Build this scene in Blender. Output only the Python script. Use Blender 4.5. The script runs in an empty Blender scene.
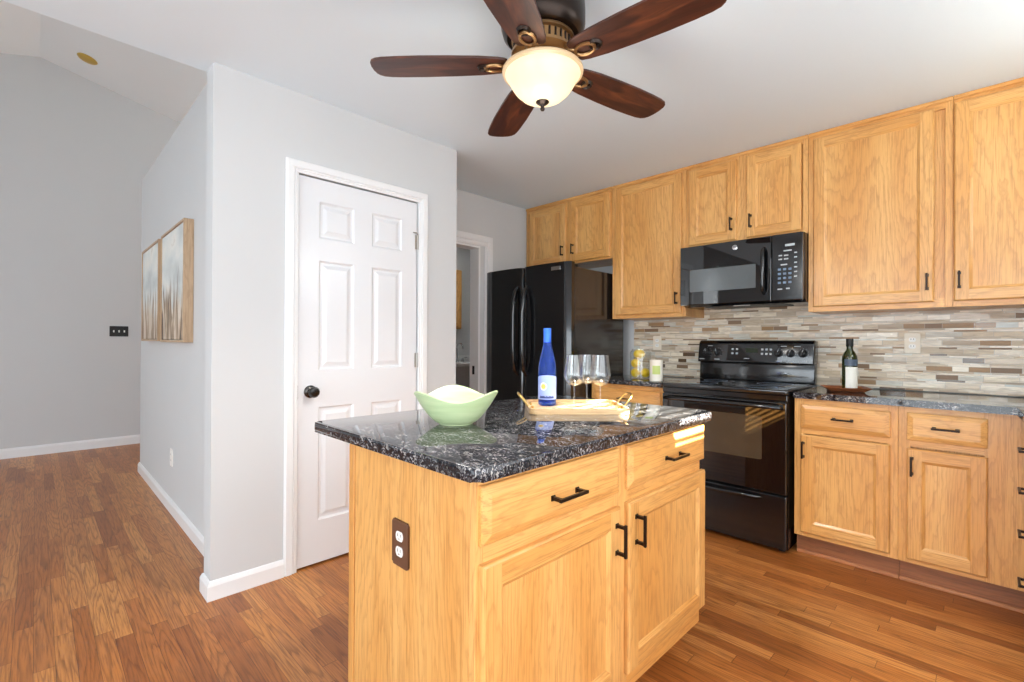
import bpy, bmesh, math, random
from mathutils import Vector, Matrix
random.seed(7)
PI = math.pi
SC = bpy.context.scene
COL = SC.collection

# ------------------------------------------------------------------ camera
F_PX, YAW, PITCH, ROLL, CAM_H = 476.5, 0.7854, 0.0026, -0.005, 1.1834
cam_d = bpy.data.cameras.new('camera')
cam_d.sensor_width = 36.0
cam_d.lens = F_PX / 1024.0 * 36.0
cam_d.clip_start = 0.02
cam = bpy.data.objects.new('camera', cam_d)
COL.objects.link(cam)
_r = Vector((math.cos(YAW), math.sin(YAW), 0)); _f = Vector((-math.sin(YAW), math.cos(YAW), 0)); _z = Vector((0, 0, 1))
fw = _f * math.cos(PITCH) + _z * math.sin(PITCH)
up = _z * math.cos(PITCH) - _f * math.sin(PITCH)
rt = _r * math.cos(ROLL) - up * math.sin(ROLL)
up2 = _r * math.sin(ROLL) + up * math.cos(ROLL)
M = Matrix((rt, up2, -fw)).transposed().to_4x4()
M.translation = Vector((0, 0, CAM_H))
cam.matrix_world = M
SC.camera = cam

# ------------------------------------------------------------------ light and exposure
SC.view_settings.view_transform = 'Standard'
SC.view_settings.look = 'None'
SC.view_settings.gamma = 1.0
SC.view_settings.use_curve_mapping = False
SC.view_settings.exposure = 0.04
SC.cycles.use_denoising = True
SC.cycles.max_bounces = 12
SC.cycles.diffuse_bounces = 6
SC.cycles.glossy_bounces = 6
SC.cycles.transparent_max_bounces = 16
SC.cycles.sample_clamp_indirect = 10.0
SC.cycles.blur_glossy = 0.0

world = bpy.data.worlds.new('daylight'); SC.world = world
world.use_nodes = True
bg = world.node_tree.nodes['Background']
bg.inputs['Color'].default_value = (0.86, 0.93, 1.0, 1)
bg.inputs['Strength'].default_value = 1.6

sun_dir = Vector((1.0, 0.27, 0.62)).normalized()          # towards the sun
sd = bpy.data.lights.new('sun', 'SUN'); sd.energy = 100.0; sd.angle = 0.006; sd.color = (1.0, 0.93, 0.80)
sun = bpy.data.objects.new('sun', sd); COL.objects.link(sun)
sun.rotation_euler = (-sun_dir).to_track_quat('-Z', 'Y').to_euler()
sun.location = (6, 4, 5)

def area(name, loc, direction, sx, sy, power, color=(1, 1, 1)):
    d = bpy.data.lights.new(name, 'AREA'); d.shape = 'RECTANGLE'; d.size = sx; d.size_y = sy
    d.energy = power; d.color = color
    o = bpy.data.objects.new(name, d); COL.objects.link(o)
    o.location = loc
    o.rotation_euler = Vector(direction).to_track_quat('-Z', 'Y').to_euler()
    return o
# daylight of the sink window, plus soft fill added behind and beside the camera
area('added_fill_back', (-0.75, -3.42, 1.22), (0, 1, 0), 2.8, 2.3, 112, (0.86, 0.93, 1.0))
area('added_fill_living', (-5.0, -3.42, 1.5), (0, 1, 0), 2.2, 2.2, 31, (0.97, 0.98, 1.0))
area('added_fill_side', (0.70, 0.0, 1.35), (-1, 0, 0), 3.5, 1.8, 62, (0.86, 0.93, 1.0))  # added fill panel on the room side of the drawn shade
area('daylight_sink_window', (0.90, 2.46, 1.98), (-1, 0, 0), 1.0, 0.54, 14, (0.88, 0.94, 1.0))

# ------------------------------------------------------------------ materials
def new_mat(name):
    m = bpy.data.materials.new(name); m.use_nodes = True
    nt = m.node_tree
    return m, nt, nt.nodes['Principled BSDF']

def S(r, g, b):
    f = lambda c: (c / 255 / 12.92) if c / 255 <= 0.04045 else (((c / 255) + 0.055) / 1.055) ** 2.4
    return (f(r), f(g), f(b), 1.0)

def plain(name, col, rough=0.5, metal=0.0, spec=0.5, coat=0.0):
    m, nt, b = new_mat(name)
    b.inputs['Base Color'].default_value = col
    b.inputs['Roughness'].default_value = rough
    b.inputs['Metallic'].default_value = metal
    b.inputs['Specular IOR Level'].default_value = spec
    b.inputs['Coat Weight'].default_value = coat
    b.inputs['Coat Roughness'].default_value = 0.05
    return m

def node(nt, typ, **kw):
    n = nt.nodes.new(typ)
    for k, v in kw.items(): setattr(n, k, v)
    return n

def math_n(nt, op, a, b=None):
    n = nt.nodes.new('ShaderNodeMath'); n.operation = op
    for i, v in enumerate((a, b)):
        if v is None: continue
        if isinstance(v, (int, float)): n.inputs[i].default_value = v
        else: nt.links.new(v, n.inputs[i])
    return n.outputs[0]

def ramp(nt, fac, stops, interp='LINEAR'):
    n = nt.nodes.new('ShaderNodeValToRGB'); cr = n.color_ramp; cr.interpolation = interp
    while len(cr.elements) < len(stops): cr.elements.new(0.5)
    for e, (p, c) in zip(cr.elements, stops): e.position = p; e.color = c
    nt.links.new(fac, n.inputs[0])
    return n.outputs[0]

def mixc(nt, fac, a, b, mode='MIX'):
    n = nt.nodes.new('ShaderNodeMix'); n.data_type = 'RGBA'; n.blend_type = mode
    for v, i in ((fac, 0), (a, 6), (b, 7)):
        if isinstance(v, (int, float)): n.inputs[i].default_value = v
        elif isinstance(v, tuple): n.inputs[i].default_value = v
        else: nt.links.new(v, n.inputs[i])
    return n.outputs[2]

def paint(name, col, rough=0.6, bump=0.02, scale=180):
    m, nt, b = new_mat(name)
    b.inputs['Roughness'].default_value = rough
    tc = node(nt, 'ShaderNodeTexCoord')
    nz = node(nt, 'ShaderNodeTexNoise'); nz.inputs['Scale'].default_value = scale; nz.inputs['Detail'].default_value = 2
    nt.links.new(tc.outputs['Object'], nz.inputs['Vector'])
    n2 = node(nt, 'ShaderNodeTexNoise'); n2.inputs['Scale'].default_value = 1.3
    nt.links.new(tc.outputs['Object'], n2.inputs['Vector'])
    d = tuple(c * 0.965 for c in col[:3]) + (1,)
    nt.links.new(mixc(nt, n2.outputs['Fac'], col, d), b.inputs['Base Color'])
    bp = node(nt, 'ShaderNodeBump'); bp.inputs['Strength'].default_value = bump; bp.inputs['Distance'].default_value = 0.002
    nt.links.new(nz.outputs['Fac'], bp.inputs['Height']); nt.links.new(bp.outputs[0], b.inputs['Normal'])
    return m

def oak(name, axis, light, mid, dark, rough=0.36, fig=1.0):
    """cathedral-figured oak: contour lines of a noise field stretched along the grain"""
    m, nt, b = new_mat(name)
    tc = node(nt, 'ShaderNodeTexCoord'); oi = node(nt, 'ShaderNodeObjectInfo')
    off = math_n(nt, 'MULTIPLY', oi.outputs['Random'], 37.0)
    add = node(nt, 'ShaderNodeVectorMath', operation='ADD')
    nt.links.new(tc.outputs['Object'], add.inputs[0]); nt.links.new(off, add.inputs[1])
    def mapped(scl):
        mp = node(nt, 'ShaderNodeMapping'); mp.inputs['Scale'].default_value = scl
        nt.links.new(add.outputs[0], mp.inputs['Vector']); return mp.outputs[0]
    k = 'XYZ'.index(axis)
    def sc(across, along):
        v = [across] * 3; v[k] = along; return v
    n1 = node(nt, 'ShaderNodeTexNoise'); n1.inputs['Scale'].default_value = 1; n1.inputs['Detail'].default_value = 1.2; n1.inputs['Roughness'].default_value = 0.35
    nt.links.new(mapped(sc(4.2, 0.62)), n1.inputs['Vector'])
    nw = node(nt, 'ShaderNodeTexNoise'); nw.inputs['Scale'].default_value = 1; nw.inputs['Detail'].default_value = 2
    nt.links.new(mapped(sc(60, 14)), nw.inputs['Vector'])
    h = math_n(nt, 'ADD', math_n(nt, 'MULTIPLY', n1.outputs['Fac'], 26.0 * fig), math_n(nt, 'MULTIPLY', nw.outputs['Fac'], 1.5))
    fr = math_n(nt, 'FRACT', h)
    n3 = node(nt, 'ShaderNodeTexNoise'); n3.inputs['Scale'].default_value = 1; n3.inputs['Detail'].default_value = 3
    nt.links.new(mapped(sc(260, 6)), n3.inputs['Vector'])
    n4 = node(nt, 'ShaderNodeTexNoise'); n4.inputs['Scale'].default_value = 1; n4.inputs['Detail'].default_value = 1
    nt.links.new(mapped(sc(7, 1.0)), n4.inputs['Vector'])
    line = ramp(nt, fr, [(0.0, (1, 1, 1, 1)), (0.22, (0.35, 0.35, 0.35, 1)), (0.5, (0.0, 0, 0, 1)), (0.85, (0.1, .1, .1, 1)), (1.0, (1, 1, 1, 1))])
    tone = mixc(nt, ramp(nt, n4.outputs['Fac'], [(0.35, (0, 0, 0, 1)), (0.65, (1, 1, 1, 1))]), light, mid)
    pores = ramp(nt, n3.outputs['Fac'], [(0.50, (0, 0, 0, 1)), (0.72, (1, 1, 1, 1))])
    f1 = math_n(nt, 'MULTIPLY', line, 0.33)
    c1 = mixc(nt, f1, tone, dark)
    c2 = mixc(nt, math_n(nt, 'MULTIPLY', pores, 0.58), c1, dark)
    hs = node(nt, 'ShaderNodeHueSaturation')
    nt.links.new(c2, hs.inputs['Color'])
    nt.links.new(math_n(nt, 'ADD', math_n(nt, 'MULTIPLY', oi.outputs['Random'], 0.10), 0.95), hs.inputs['Value'])
    nt.links.new(hs.outputs[0], b.inputs['Base Color'])
    b.inputs['Roughness'].default_value = rough
    b.inputs['Coat Weight'].default_value = 0.25; b.inputs['Coat Roughness'].default_value = 0.18
    bp = node(nt, 'ShaderNodeBump'); bp.inputs['Strength'].default_value = 0.06; bp.inputs['Distance'].default_value = 0.001
    nt.links.new(n3.outputs['Fac'], bp.inputs['Height']); nt.links.new(bp.outputs[0], b.inputs['Normal'])
    return m

OL, OM, OD = S(225, 173, 104), S(214, 155, 84), S(158, 102, 49)
M_ = {}
for ax in 'XYZ':
    M_['oak' + ax] = oak('honey_oak_grain_' + ax.lower(), ax, OL, OM, OD, fig=1.0 if ax == 'Z' else 0.6)
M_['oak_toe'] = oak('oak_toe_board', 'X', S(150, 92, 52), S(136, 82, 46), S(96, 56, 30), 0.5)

M_['shoe'] = oak('oak_shoe_moulding', 'X', S(184, 124, 82), S(172, 112, 72), S(126, 76, 44), 0.4)
M_['wall'] = paint('grey_wall_paint', S(201, 203, 204))
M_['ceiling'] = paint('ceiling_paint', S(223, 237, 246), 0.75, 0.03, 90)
M_['vault'] = paint('vault_paint', S(222, 231, 235), 0.75, 0.03, 90)
M_['trim'] = paint('white_gloss_trim', S(229, 230, 231), 0.28, 0.004, 60)
M_['doorwhite'] = paint('white_door_paint', S(222, 224, 227), 0.22, 0.006, 60)
M_['bronze'] = plain('dark_bronze', S(46, 36, 30), 0.32, 0.75)
M_['blackmetal'] = plain('black_metal', S(22, 22, 23), 0.3, 0.6)
M_['knob'] = plain('dark_polished_metal', S(74, 72, 70), 0.22, 0.95)
M_['nickel'] = plain('satin_nickel', S(176, 172, 166), 0.3, 1.0)
M_['chrome'] = plain('chrome', S(205, 206, 208), 0.12, 1.0)
M_['gold'] = plain('brushed_gold', S(206, 170, 104), 0.3, 1.0)
M_['aged'] = plain('aged_bronze', S(150, 116, 78), 0.35, 0.85)
M_['brass'] = plain('antique_brass_disc', S(196, 168, 84), 0.4, 0.6)
M_['black'] = plain('black_enamel', S(15, 15, 17), 0.12, 0.0, 0.8)
M_['blacktex'] = plain('black_fridge_side', S(26, 23, 24), 0.16, 0.0, 0.9)
M_['blackglass'] = plain('black_glass', S(9, 9, 11), 0.03, 0.0, 0.9)
M_['blackmatte'] = plain('black_plastic', S(18, 18, 19), 0.5)
M_['ovenwindow'] = plain('oven_window_glass', S(70, 59, 45), 0.04, 0.0, 0.75)
M_['mwwindow'] = plain('microwave_window_mesh', S(92, 98, 100), 0.12, 0.0, 0.8)
M_['display'] = plain('dark_green_display', S(38, 46, 26), 0.1)
M_['btn'] = plain('pale_button_marks', S(176, 182, 186), 0.5)
M_['btnblue'] = plain('blue_grey_button', S(108, 128, 152), 0.5)
M_['white'] = plain('white_plastic', S(238, 237, 232), 0.35)
M_['ivory'] = plain('ivory_plastic', S(231, 221, 202), 0.4)
M_['brownplate'] = plain('brown_outlet_plate', S(96, 64, 46), 0.4)
M_['slot'] = plain('dark_slot', S(40, 34, 30), 0.6)
M_['porcelain'] = plain('white_porcelain', S(225, 226, 226), 0.15)
M_['vanity'] = plain('pale_grey_cabinet', S(176, 177, 178), 0.4)
M_['lemon'] = None
M_['slat'] = plain('white_blind_slat', S(236, 235, 230), 0.5)

# wooden fan blade
def blade_mat():
    m, nt, b = new_mat('walnut_blade')
    tc = node(nt, 'ShaderNodeTexCoord')
    mp = node(nt, 'ShaderNodeMapping'); mp.inputs['Scale'].default_value = (4, 26, 26)
    nt.links.new(tc.outputs['Object'], mp.inputs['Vector'])
    n1 = node(nt, 'ShaderNodeTexNoise'); n1.inputs['Scale'].default_value = 1; n1.inputs['Detail'].default_value = 6; n1.inputs['Distortion'].default_value = 1.2
    nt.links.new(mp.outputs[0], n1.inputs['Vector'])
    c = ramp(nt, n1.outputs['Fac'], [(0.3, S(44, 22, 17)), (0.5, S(70, 36, 25)), (0.72, S(104, 56, 33))])
    nt.links.new(c, b.inputs['Base Color']); b.inputs['Roughness'].default_value = 0.38
    return m
M_['blade'] = blade_mat()

# strip-oak floor: planks run along X, staggered by a hash per row
def floor_mat():
    m, nt, b = new_mat('oak_strip_floor')
    tc = node(nt, 'ShaderNodeTexCoord'); sp = node(nt, 'ShaderNodeSeparateXYZ')
    nt.links.new(tc.outputs['Object'], sp.inputs[0])
    X, Y = sp.outputs[0], sp.outputs[1]
    W = 0.0572
    yr = math_n(nt, 'DIVIDE', Y, W); row = math_n(nt, 'FLOOR', yr); yf = math_n(nt, 'FRACT', yr)
    wn = node(nt, 'ShaderNodeTexWhiteNoise', noise_dimensions='1D'); nt.links.new(row, wn.inputs['W'])
    ln = math_n(nt, 'ADD', math_n(nt, 'MULTIPLY', wn.outputs['Value'], 0.35), 0.60)
    xr = math_n(nt, 'ADD', math_n(nt, 'DIVIDE', X, ln), math_n(nt, 'MULTIPLY', wn.outputs['Value'], 13.7))
    col = math_n(nt, 'FLOOR', xr); xf = math_n(nt, 'FRACT', xr)
    cb = node(nt, 'ShaderNodeCombineXYZ'); nt.links.new(row, cb.inputs[0]); nt.links.new(col, cb.inputs[1])
    w2 = node(nt, 'ShaderNodeTexWhiteNoise', noise_dimensions='3D'); nt.links.new(cb.outputs[0], w2.inputs['Vector'])
    pid = w2.outputs['Value']
    # grain
    cb2 = node(nt, 'ShaderNodeCombineXYZ')
    nt.links.new(math_n(nt, 'ADD', math_n(nt, 'MULTIPLY', X, 0.9), math_n(nt, 'MULTIPLY', pid, 71.0)), cb2.inputs[0])
    nt.links.new(math_n(nt, 'MULTIPLY', Y, 13.0), cb2.inputs[1]); nt.links.new(math_n(nt, 'MULTIPLY', pid, 19.0), cb2.inputs[2])
    n1 = node(nt, 'ShaderNodeTexNoise'); n1.inputs['Scale'].default_value = 1; n1.inputs['Detail'].default_value = 1.5
    nt.links.new(cb2.outputs[0], n1.inputs['Vector'])
    cb3 = node(nt, 'ShaderNodeCombineXYZ')
    nt.links.new(math_n(nt, 'ADD', math_n(nt, 'MULTIPLY', X, 7.0), math_n(nt, 'MULTIPLY', pid, 31.0)), cb3.inputs[0])
    nt.links.new(math_n(nt, 'MULTIPLY', Y, 170.0), cb3.inputs[1])
    n2 = node(nt, 'ShaderNodeTexNoise'); n2.inputs['Scale'].default_value = 1; n2.inputs['Detail'].default_value = 4; n2.inputs['Roughness'].default_value = 0.6
    nt.links.new(cb3.outputs[0], n2.inputs['Vector'])
    fr = math_n(nt, 'FRACT', math_n(nt, 'ADD', math_n(nt, 'MULTIPLY', n1.outputs['Fac'], 15.0), math_n(nt, 'MULTIPLY', n2.outputs['Fac'], 0.5)))
    line = ramp(nt, fr, [(0.0, (1, 1, 1, 1)), (0.3, (0.2, .2, .2, 1)), (0.6, (0, 0, 0, 1)), (0.9, (0.25, .25, .25, 1)), (1.0, (1, 1, 1, 1))])
    base = ramp(nt, pid, [(0.0, S(154, 88, 36)), (0.3, S(178, 108, 48)), (0.6, S(192, 122, 58)), (0.85, S(208, 142, 76)), (1.0, S(162, 94, 40))])
    c1 = mixc(nt, math_n(nt, 'MULTIPLY', line, 0.55), base, S(104, 54, 20))
    c2 = mixc(nt, math_n(nt, 'MULTIPLY', ramp(nt, n2.outputs['Fac'], [(0.45, (0, 0, 0, 1)), (0.72, (1, 1, 1, 1))]), 0.6), c1, S(88, 46, 20))
    e1 = math_n(nt, 'LESS_THAN', yf, 0.03)
    e2 = math_n(nt, 'LESS_THAN', xf, 0.003)
    e = math_n(nt, 'MAXIMUM', e1, e2)
    c3 = mixc(nt, math_n(nt, 'MULTIPLY', e, 0.65), c2, S(58, 30, 16))
    nt.links.new(c3, b.inputs['Base Color'])
    b.inputs['Roughness'].default_value = 0.40
    b.inputs['Coat Weight'].default_value = 0.12; b.inputs['Coat Roughness'].default_value = 0.25
    bp = node(nt, 'ShaderNodeBump'); bp.inputs['Strength'].default_value = 0.12; bp.inputs['Distance'].default_value = 0.001
    nt.links.new(math_n(nt, 'SUBTRACT', n2.outputs['Fac'], math_n(nt, 'MULTIPLY', e, 2.0)), bp.inputs['Height'])
    nt.links.new(bp.outputs[0], b.inputs['Normal'])
    return m
M_['floor'] = floor_mat()

# granite
def granite_mat():
    m, nt, b = new_mat('dark_granite')
    tc = node(nt, 'ShaderNodeTexCoord')
    mp = node(nt, 'ShaderNodeMapping'); mp.inputs['Rotation'].default_value = (0, 0, 0.5); mp.inputs['Scale'].default_value = (1, 1.9, 1.3)
    nt.links.new(tc.outputs['Object'], mp.inputs['Vector'])
    n1 = node(nt, 'ShaderNodeTexNoise'); n1.inputs['Scale'].default_value = 78; n1.inputs['Detail'].default_value = 4; n1.inputs['Distortion'].default_value = 1.4
    n2 = node(nt, 'ShaderNodeTexVoronoi'); n2.inputs['Scale'].default_value = 150
    n3 = node(nt, 'ShaderNodeTexNoise'); n3.inputs['Scale'].default_value = 13; n3.inputs['Detail'].default_value = 3
    for n in (n1, n2, n3): nt.links.new(mp.outputs[0], n.inputs['Vector'])
    c = ramp(nt, n1.outputs['Fac'], [(0.40, S(24, 25, 29)), (0.51, S(42, 43, 51)), (0.58, S(112, 110, 112)), (0.65, S(190, 186, 180)), (0.73, S(80, 84, 102))])
    spk = ramp(nt, n2.outputs['Color'], [(0.0, (0, 0, 0, 1)), (0.86, (0, 0, 0, 1)), (0.9, (1, 1, 1, 1))], 'CONSTANT')
    c2 = mixc(nt, math_n(nt, 'MULTIPLY', spk, 0.65), c, S(146, 148, 156))
    dk = ramp(nt, n3.outputs['Fac'], [(0.38, (1, 1, 1, 1)), (0.6, (0, 0, 0, 1))])
    c3 = mixc(nt, math_n(nt, 'MULTIPLY', dk, 0.75), c2, S(22, 22, 25))
    nt.links.new(c3, b.inputs['Base Color'])
    b.inputs['Roughness'].default_value = 0.035; b.inputs['IOR'].default_value = 1.5
    return m
M_['granite'] = granite_mat()

# linear mosaic
def tile_mat():
    m, nt, b = new_mat('linear_glass_stone_mosaic')
    tc = node(nt, 'ShaderNodeTexCoord'); sp = node(nt, 'ShaderNodeSeparateXYZ')
    nt.links.new(tc.outputs['Object'], sp.inputs[0])
    X, Zc = sp.outputs[0], sp.outputs[2]
    P = 0.0162
    zz = math_n(nt, 'ADD', Zc, math_n(nt, 'MULTIPLY', math_n(nt, 'SINE', math_n(nt, 'MULTIPLY', Zc, 2 * PI / (P * 3))), 0.0060))
    zr = math_n(nt, 'DIVIDE', zz, P); row = math_n(nt, 'FLOOR', zr); zf = math_n(nt, 'FRACT', zr)
    wn = node(nt, 'ShaderNodeTexWhiteNoise', noise_dimensions='1D'); nt.links.new(row, wn.inputs['W'])
    ln = math_n(nt, 'ADD', math_n(nt, 'MULTIPLY', wn.outputs['Value'], 0.085), 0.085)
    # uneven tile lengths within a row
    xa = math_n(nt, 'ADD', X, math_n(nt, 'MULTIPLY', math_n(nt, 'SINE', math_n(nt, 'ADD', math_n(nt, 'MULTIPLY', X, 23.0), math_n(nt, 'MULTIPLY', row, 1.9))), 0.017))
    xr = math_n(nt, 'ADD', math_n(nt, 'DIVIDE', xa, ln), math_n(nt, 'MULTIPLY', wn.outputs['Value'], 17.3))
    colm = math_n(nt, 'FLOOR', xr); xf = math_n(nt, 'FRACT', xr)
    cb = node(nt, 'ShaderNodeCombineXYZ'); nt.links.new(row, cb.inputs[0]); nt.links.new(colm, cb.inputs[1])
    w2 = node(nt, 'ShaderNodeTexWhiteNoise', noise_dimensions='3D'); nt.links.new(cb.outputs[0], w2.inputs['Vector'])
    pid = w2.outputs['Value']
    cols = [(0.0, S(216, 200, 174)), (0.18, S(200, 184, 160)), (0.34, S(234, 222, 200)), (0.48, S(188, 172, 150)), (0.58, S(212, 210, 198)),
            (0.68, S(228, 215, 196)), (0.77, S(164, 130, 92)), (0.84, S(206, 186, 158)), (0.90, S(130, 102, 74)), (0.94, S(200, 202, 192)), (0.98, S(96, 76, 58))]
    c = ramp(nt, pid, cols, 'CONSTANT')
    mp = node(nt, 'ShaderNodeMapping'); mp.inputs['Scale'].default_value = (12, 12, 70)
    nt.links.new(tc.outputs['Object'], mp.inputs['Vector'])
    nz = node(nt, 'ShaderNodeTexNoise'); nz.inputs['Scale'].default_value = 1; nz.inputs['Detail'].default_value = 4; nz.inputs['Distortion'].default_value = 0.8
    nt.links.new(mp.outputs[0], nz.inputs['Vector'])
    c1 = mixc(nt, ramp(nt, nz.outputs['Fac'], [(0.42, (0, 0, 0, 1)), (0.7, (0.4, .4, .4, 1))]), c, S(132, 112, 92))
    g1 = math_n(nt, 'LESS_THAN', zf, 0.09); g2 = math_n(nt, 'LESS_THAN', xf, 0.018)
    g = math_n(nt, 'MAXIMUM', g1, g2)
    c2 = mixc(nt, g, c1, S(190, 182, 170))
    nt.links.new(c2, b.inputs['Base Color'])
    rg = ramp(nt, math_n(nt, 'FRACT', math_n(nt, 'MULTIPLY', pid, 7.3)), [(0.0, (0.12,) * 3 + (1,)), (0.5, (0.45,) * 3 + (1,))], 'CONSTANT')
    nt.links.new(rg, b.inputs['Roughness'])
    bp = node(nt, 'ShaderNodeBump'); bp.inputs['Strength'].default_value = 0.4; bp.inputs['Distance'].default_value = 0.0015
    nt.links.new(math_n(nt, 'SUBTRACT', 1.0, g), bp.inputs['Height']); nt.links.new(bp.outputs[0], b.inputs['Normal'])
    return m
M_['tile'] = tile_mat()

def clear_glass(name, tint=(1, 1, 1, 1), ior=1.45, gl=1.0):
    m = bpy.data.materials.new(name); m.use_nodes = True; nt = m.node_tree
    for n in list(nt.nodes): nt.nodes.remove(n)
    out = node(nt, 'ShaderNodeOutputMaterial'); tr = node(nt, 'ShaderNodeBsdfTransparent'); go = node(nt, 'ShaderNodeBsdfGlossy')
    tr.inputs['Color'].default_value = tint; go.inputs['Roughness'].default_value = 0.02
    go.inputs['Color'].default_value = (gl, gl, gl, 1)
    lw = node(nt, 'ShaderNodeLayerWeight'); lw.inputs['Blend'].default_value = 0.32
    mx = node(nt, 'ShaderNodeMixShader')
    f = math_n(nt, 'ADD', math_n(nt, 'MULTIPLY', math_n(nt, 'POWER', lw.outputs['Facing'], 2.5), 0.75), 0.06)
    nt.links.new(f, mx.inputs[0]); nt.links.new(tr.outputs[0], mx.inputs[1]); nt.links.new(go.outputs[0], mx.inputs[2])
    nt.links.new(mx.outputs[0], out.inputs[0])
    return m
M_['glass'] = clear_glass('clear_glass', (0.97, 0.98, 0.98, 1))
M_['pane'] = clear_glass('window_glass', (0.98, 0.99, 0.99, 1), gl=0.6)
M_['blueglass'] = plain('blue_bottle_glass', S(92, 136, 230), 0.04)
M_['blueglass'].node_tree.nodes['Principled BSDF'].inputs['Transmission Weight'].default_value = 0.9
M_['blueglass'].node_tree.nodes['Principled BSDF'].inputs['IOR'].default_value = 1.2
M_['oilglass'] = plain('dark_green_bottle_glass', S(38, 46, 14), 0.05, 0.0, 0.7)
M_['bluecap'] = plain('blue_foil', S(44, 98, 214), 0.35, 0.3)
M_['bluelabel'] = plain('lavender_blue_label', S(150, 168, 226), 0.55)
M_['bluedark'] = plain('deep_blue_print', S(38, 56, 120), 0.5)
M_['goldprint'] = plain('yellow_gold_print', S(226, 188, 92), 0.5)
M_['cream'] = plain('cream_paper', S(238, 234, 220), 0.6)
M_['greenprint'] = plain('pale_green_print', S(196, 214, 128), 0.6)
M_['paper'] = plain('white_label_paper', S(232, 231, 222), 0.6)
M_['oilprint'] = plain('slate_label_band', S(72, 86, 104), 0.5)
M_['greenbowl'] = None

def bowl_mat():
    m, nt, b = new_mat('sage_green_glaze')
    tc = node(nt, 'ShaderNodeTexCoord'); mp = node(nt, 'ShaderNodeMapping'); mp.inputs['Scale'].default_value = (5, 5, 60)
    nt.links.new(tc.outputs['Object'], mp.inputs['Vector'])
    n = node(nt, 'ShaderNodeTexNoise'); n.inputs['Scale'].default_value = 1; n.inputs['Detail'].default_value = 3
    nt.links.new(mp.outputs[0], n.inputs['Vector'])
    nt.links.new(ramp(nt, n.outputs['Fac'], [(0.3, S(182, 202, 150)), (0.55, S(196, 214, 166)), (0.75, S(210, 222, 178))]), b.inputs['Base Color'])
    b.inputs['Roughness'].default_value = 0.3
    return m
M_['greenbowl'] = bowl_mat()

def lemon_mat():
    m, nt, b = new_mat('lemon_peel')
    b.inputs['Base Color'].default_value = S(246, 208, 38); b.inputs['Roughness'].default_value = 0.4
    tc = node(nt, 'ShaderNodeTexCoord'); n = node(nt, 'ShaderNodeTexNoise'); n.inputs['Scale'].default_value = 220
    nt.links.new(tc.outputs['Object'], n.inputs['Vector'])
    bp = node(nt, 'ShaderNodeBump'); bp.inputs['Strength'].default_value = 0.25; bp.inputs['Distance'].default_value = 0.001
    nt.links.new(n.outputs['Fac'], bp.inputs['Height']); nt.links.new(bp.outputs[0], b.inputs['Normal'])
    return m
M_['lemon'] = lemon_mat()
M_['tray'] = oak('pale_tray_wood', 'X', S(220, 188, 142), S(206, 170, 120), S(168, 124, 78), 0.45)
M_['dish'] = oak('brown_tray_wood', 'X', S(164, 96, 56), S(150, 84, 46), S(106, 56, 28), 0.4)
M_['framewood'] = oak('pale_frame_wood', 'Z', S(192, 164, 132), S(180, 150, 116), S(146, 116, 86), 0.5)

def art_mat(seed):
    m, nt, b = new_mat('abstract_canvas_' + ('a' if seed < 5 else 'b'))
    tc = node(nt, 'ShaderNodeTexCoord'); sp = node(nt, 'ShaderNodeSeparateXYZ'); nt.links.new(tc.outputs['Object'], sp.inputs[0])
    mp = node(nt, 'ShaderNodeMapping'); mp.inputs['Scale'].default_value = (16, 16, 3.2); mp.inputs['Location'].default_value = (seed, seed, 0)
    nt.links.new(tc.outputs['Object'], mp.inputs['Vector'])
    n = node(nt, 'ShaderNodeTexNoise'); n.inputs['Scale'].default_value = 1; n.inputs['Detail'].default_value = 5; n.inputs['Distortion'].default_value = 0.6
    nt.links.new(mp.outputs[0], n.inputs['Vector'])
    mp2 = node(nt, 'ShaderNodeMapping'); mp2.inputs['Scale'].default_value = (3, 3, 5); mp2.inputs['Location'].default_value = (seed, 3, 2)
    nt.links.new(tc.outputs['Object'], mp2.inputs['Vector'])
    n2 = node(nt, 'ShaderNodeTexNoise'); n2.inputs['Scale'].default_value = 1; n2.inputs['Detail'].default_value = 4
    nt.links.new(mp2.outputs[0], n2.inputs['Vector'])
    sky = ramp(nt, n2.outputs['Fac'], [(0.3, S(180, 186, 186)), (0.5, S(206, 211, 209)), (0.65, S(222, 222, 216)), (0.75, S(186, 176, 166))])
    grd = ramp(nt, n.outputs['Fac'], [(0.3, S(84, 72, 62)), (0.42, S(132, 112, 92)), (0.52, S(186, 168, 146)), (0.62, S(216, 206, 192)), (0.75, S(120, 106, 96))])
    t = math_n(nt, 'ADD', sp.outputs[2], math_n(nt, 'MULTIPLY', math_n(nt, 'SUBTRACT', n.outputs['Fac'], 0.5), 0.55))
    f = ramp(nt, math_n(nt, 'ADD', t, 0.5), [(0.36, (1, 1, 1, 1)), (0.50, (0, 0, 0, 1))])
    nt.links.new(mixc(nt, f, sky, grd), b.inputs['Base Color']); b.inputs['Roughness'].default_value = 0.7
    return m
M_['artA'] = art_mat(2.0); M_['artB'] = art_mat(8.0)

def emit(name, col, strength):
    m, nt, b = new_mat(name)
    b.inputs['Base Color'].default_value = tuple(c * 0.4 for c in col[:3]) + (1,)
    b.inputs['Emission Color'].default_value = col; b.inputs['Emission Strength'].default_value = strength
    b.inputs['Roughness'].default_value = 0.3
    return m
M_['glow'] = emit('lit_alabaster_glass', (1.0, 0.80, 0.50, 1), 0.88)
M_['glowrim'] = emit('alabaster_glass_rim', (1.0, 0.72, 0.42, 1), 0.30)
M_['lamp'] = emit('lit_ceiling_lamp', (1, 0.98, 0.95, 1), 26.0)

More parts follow.
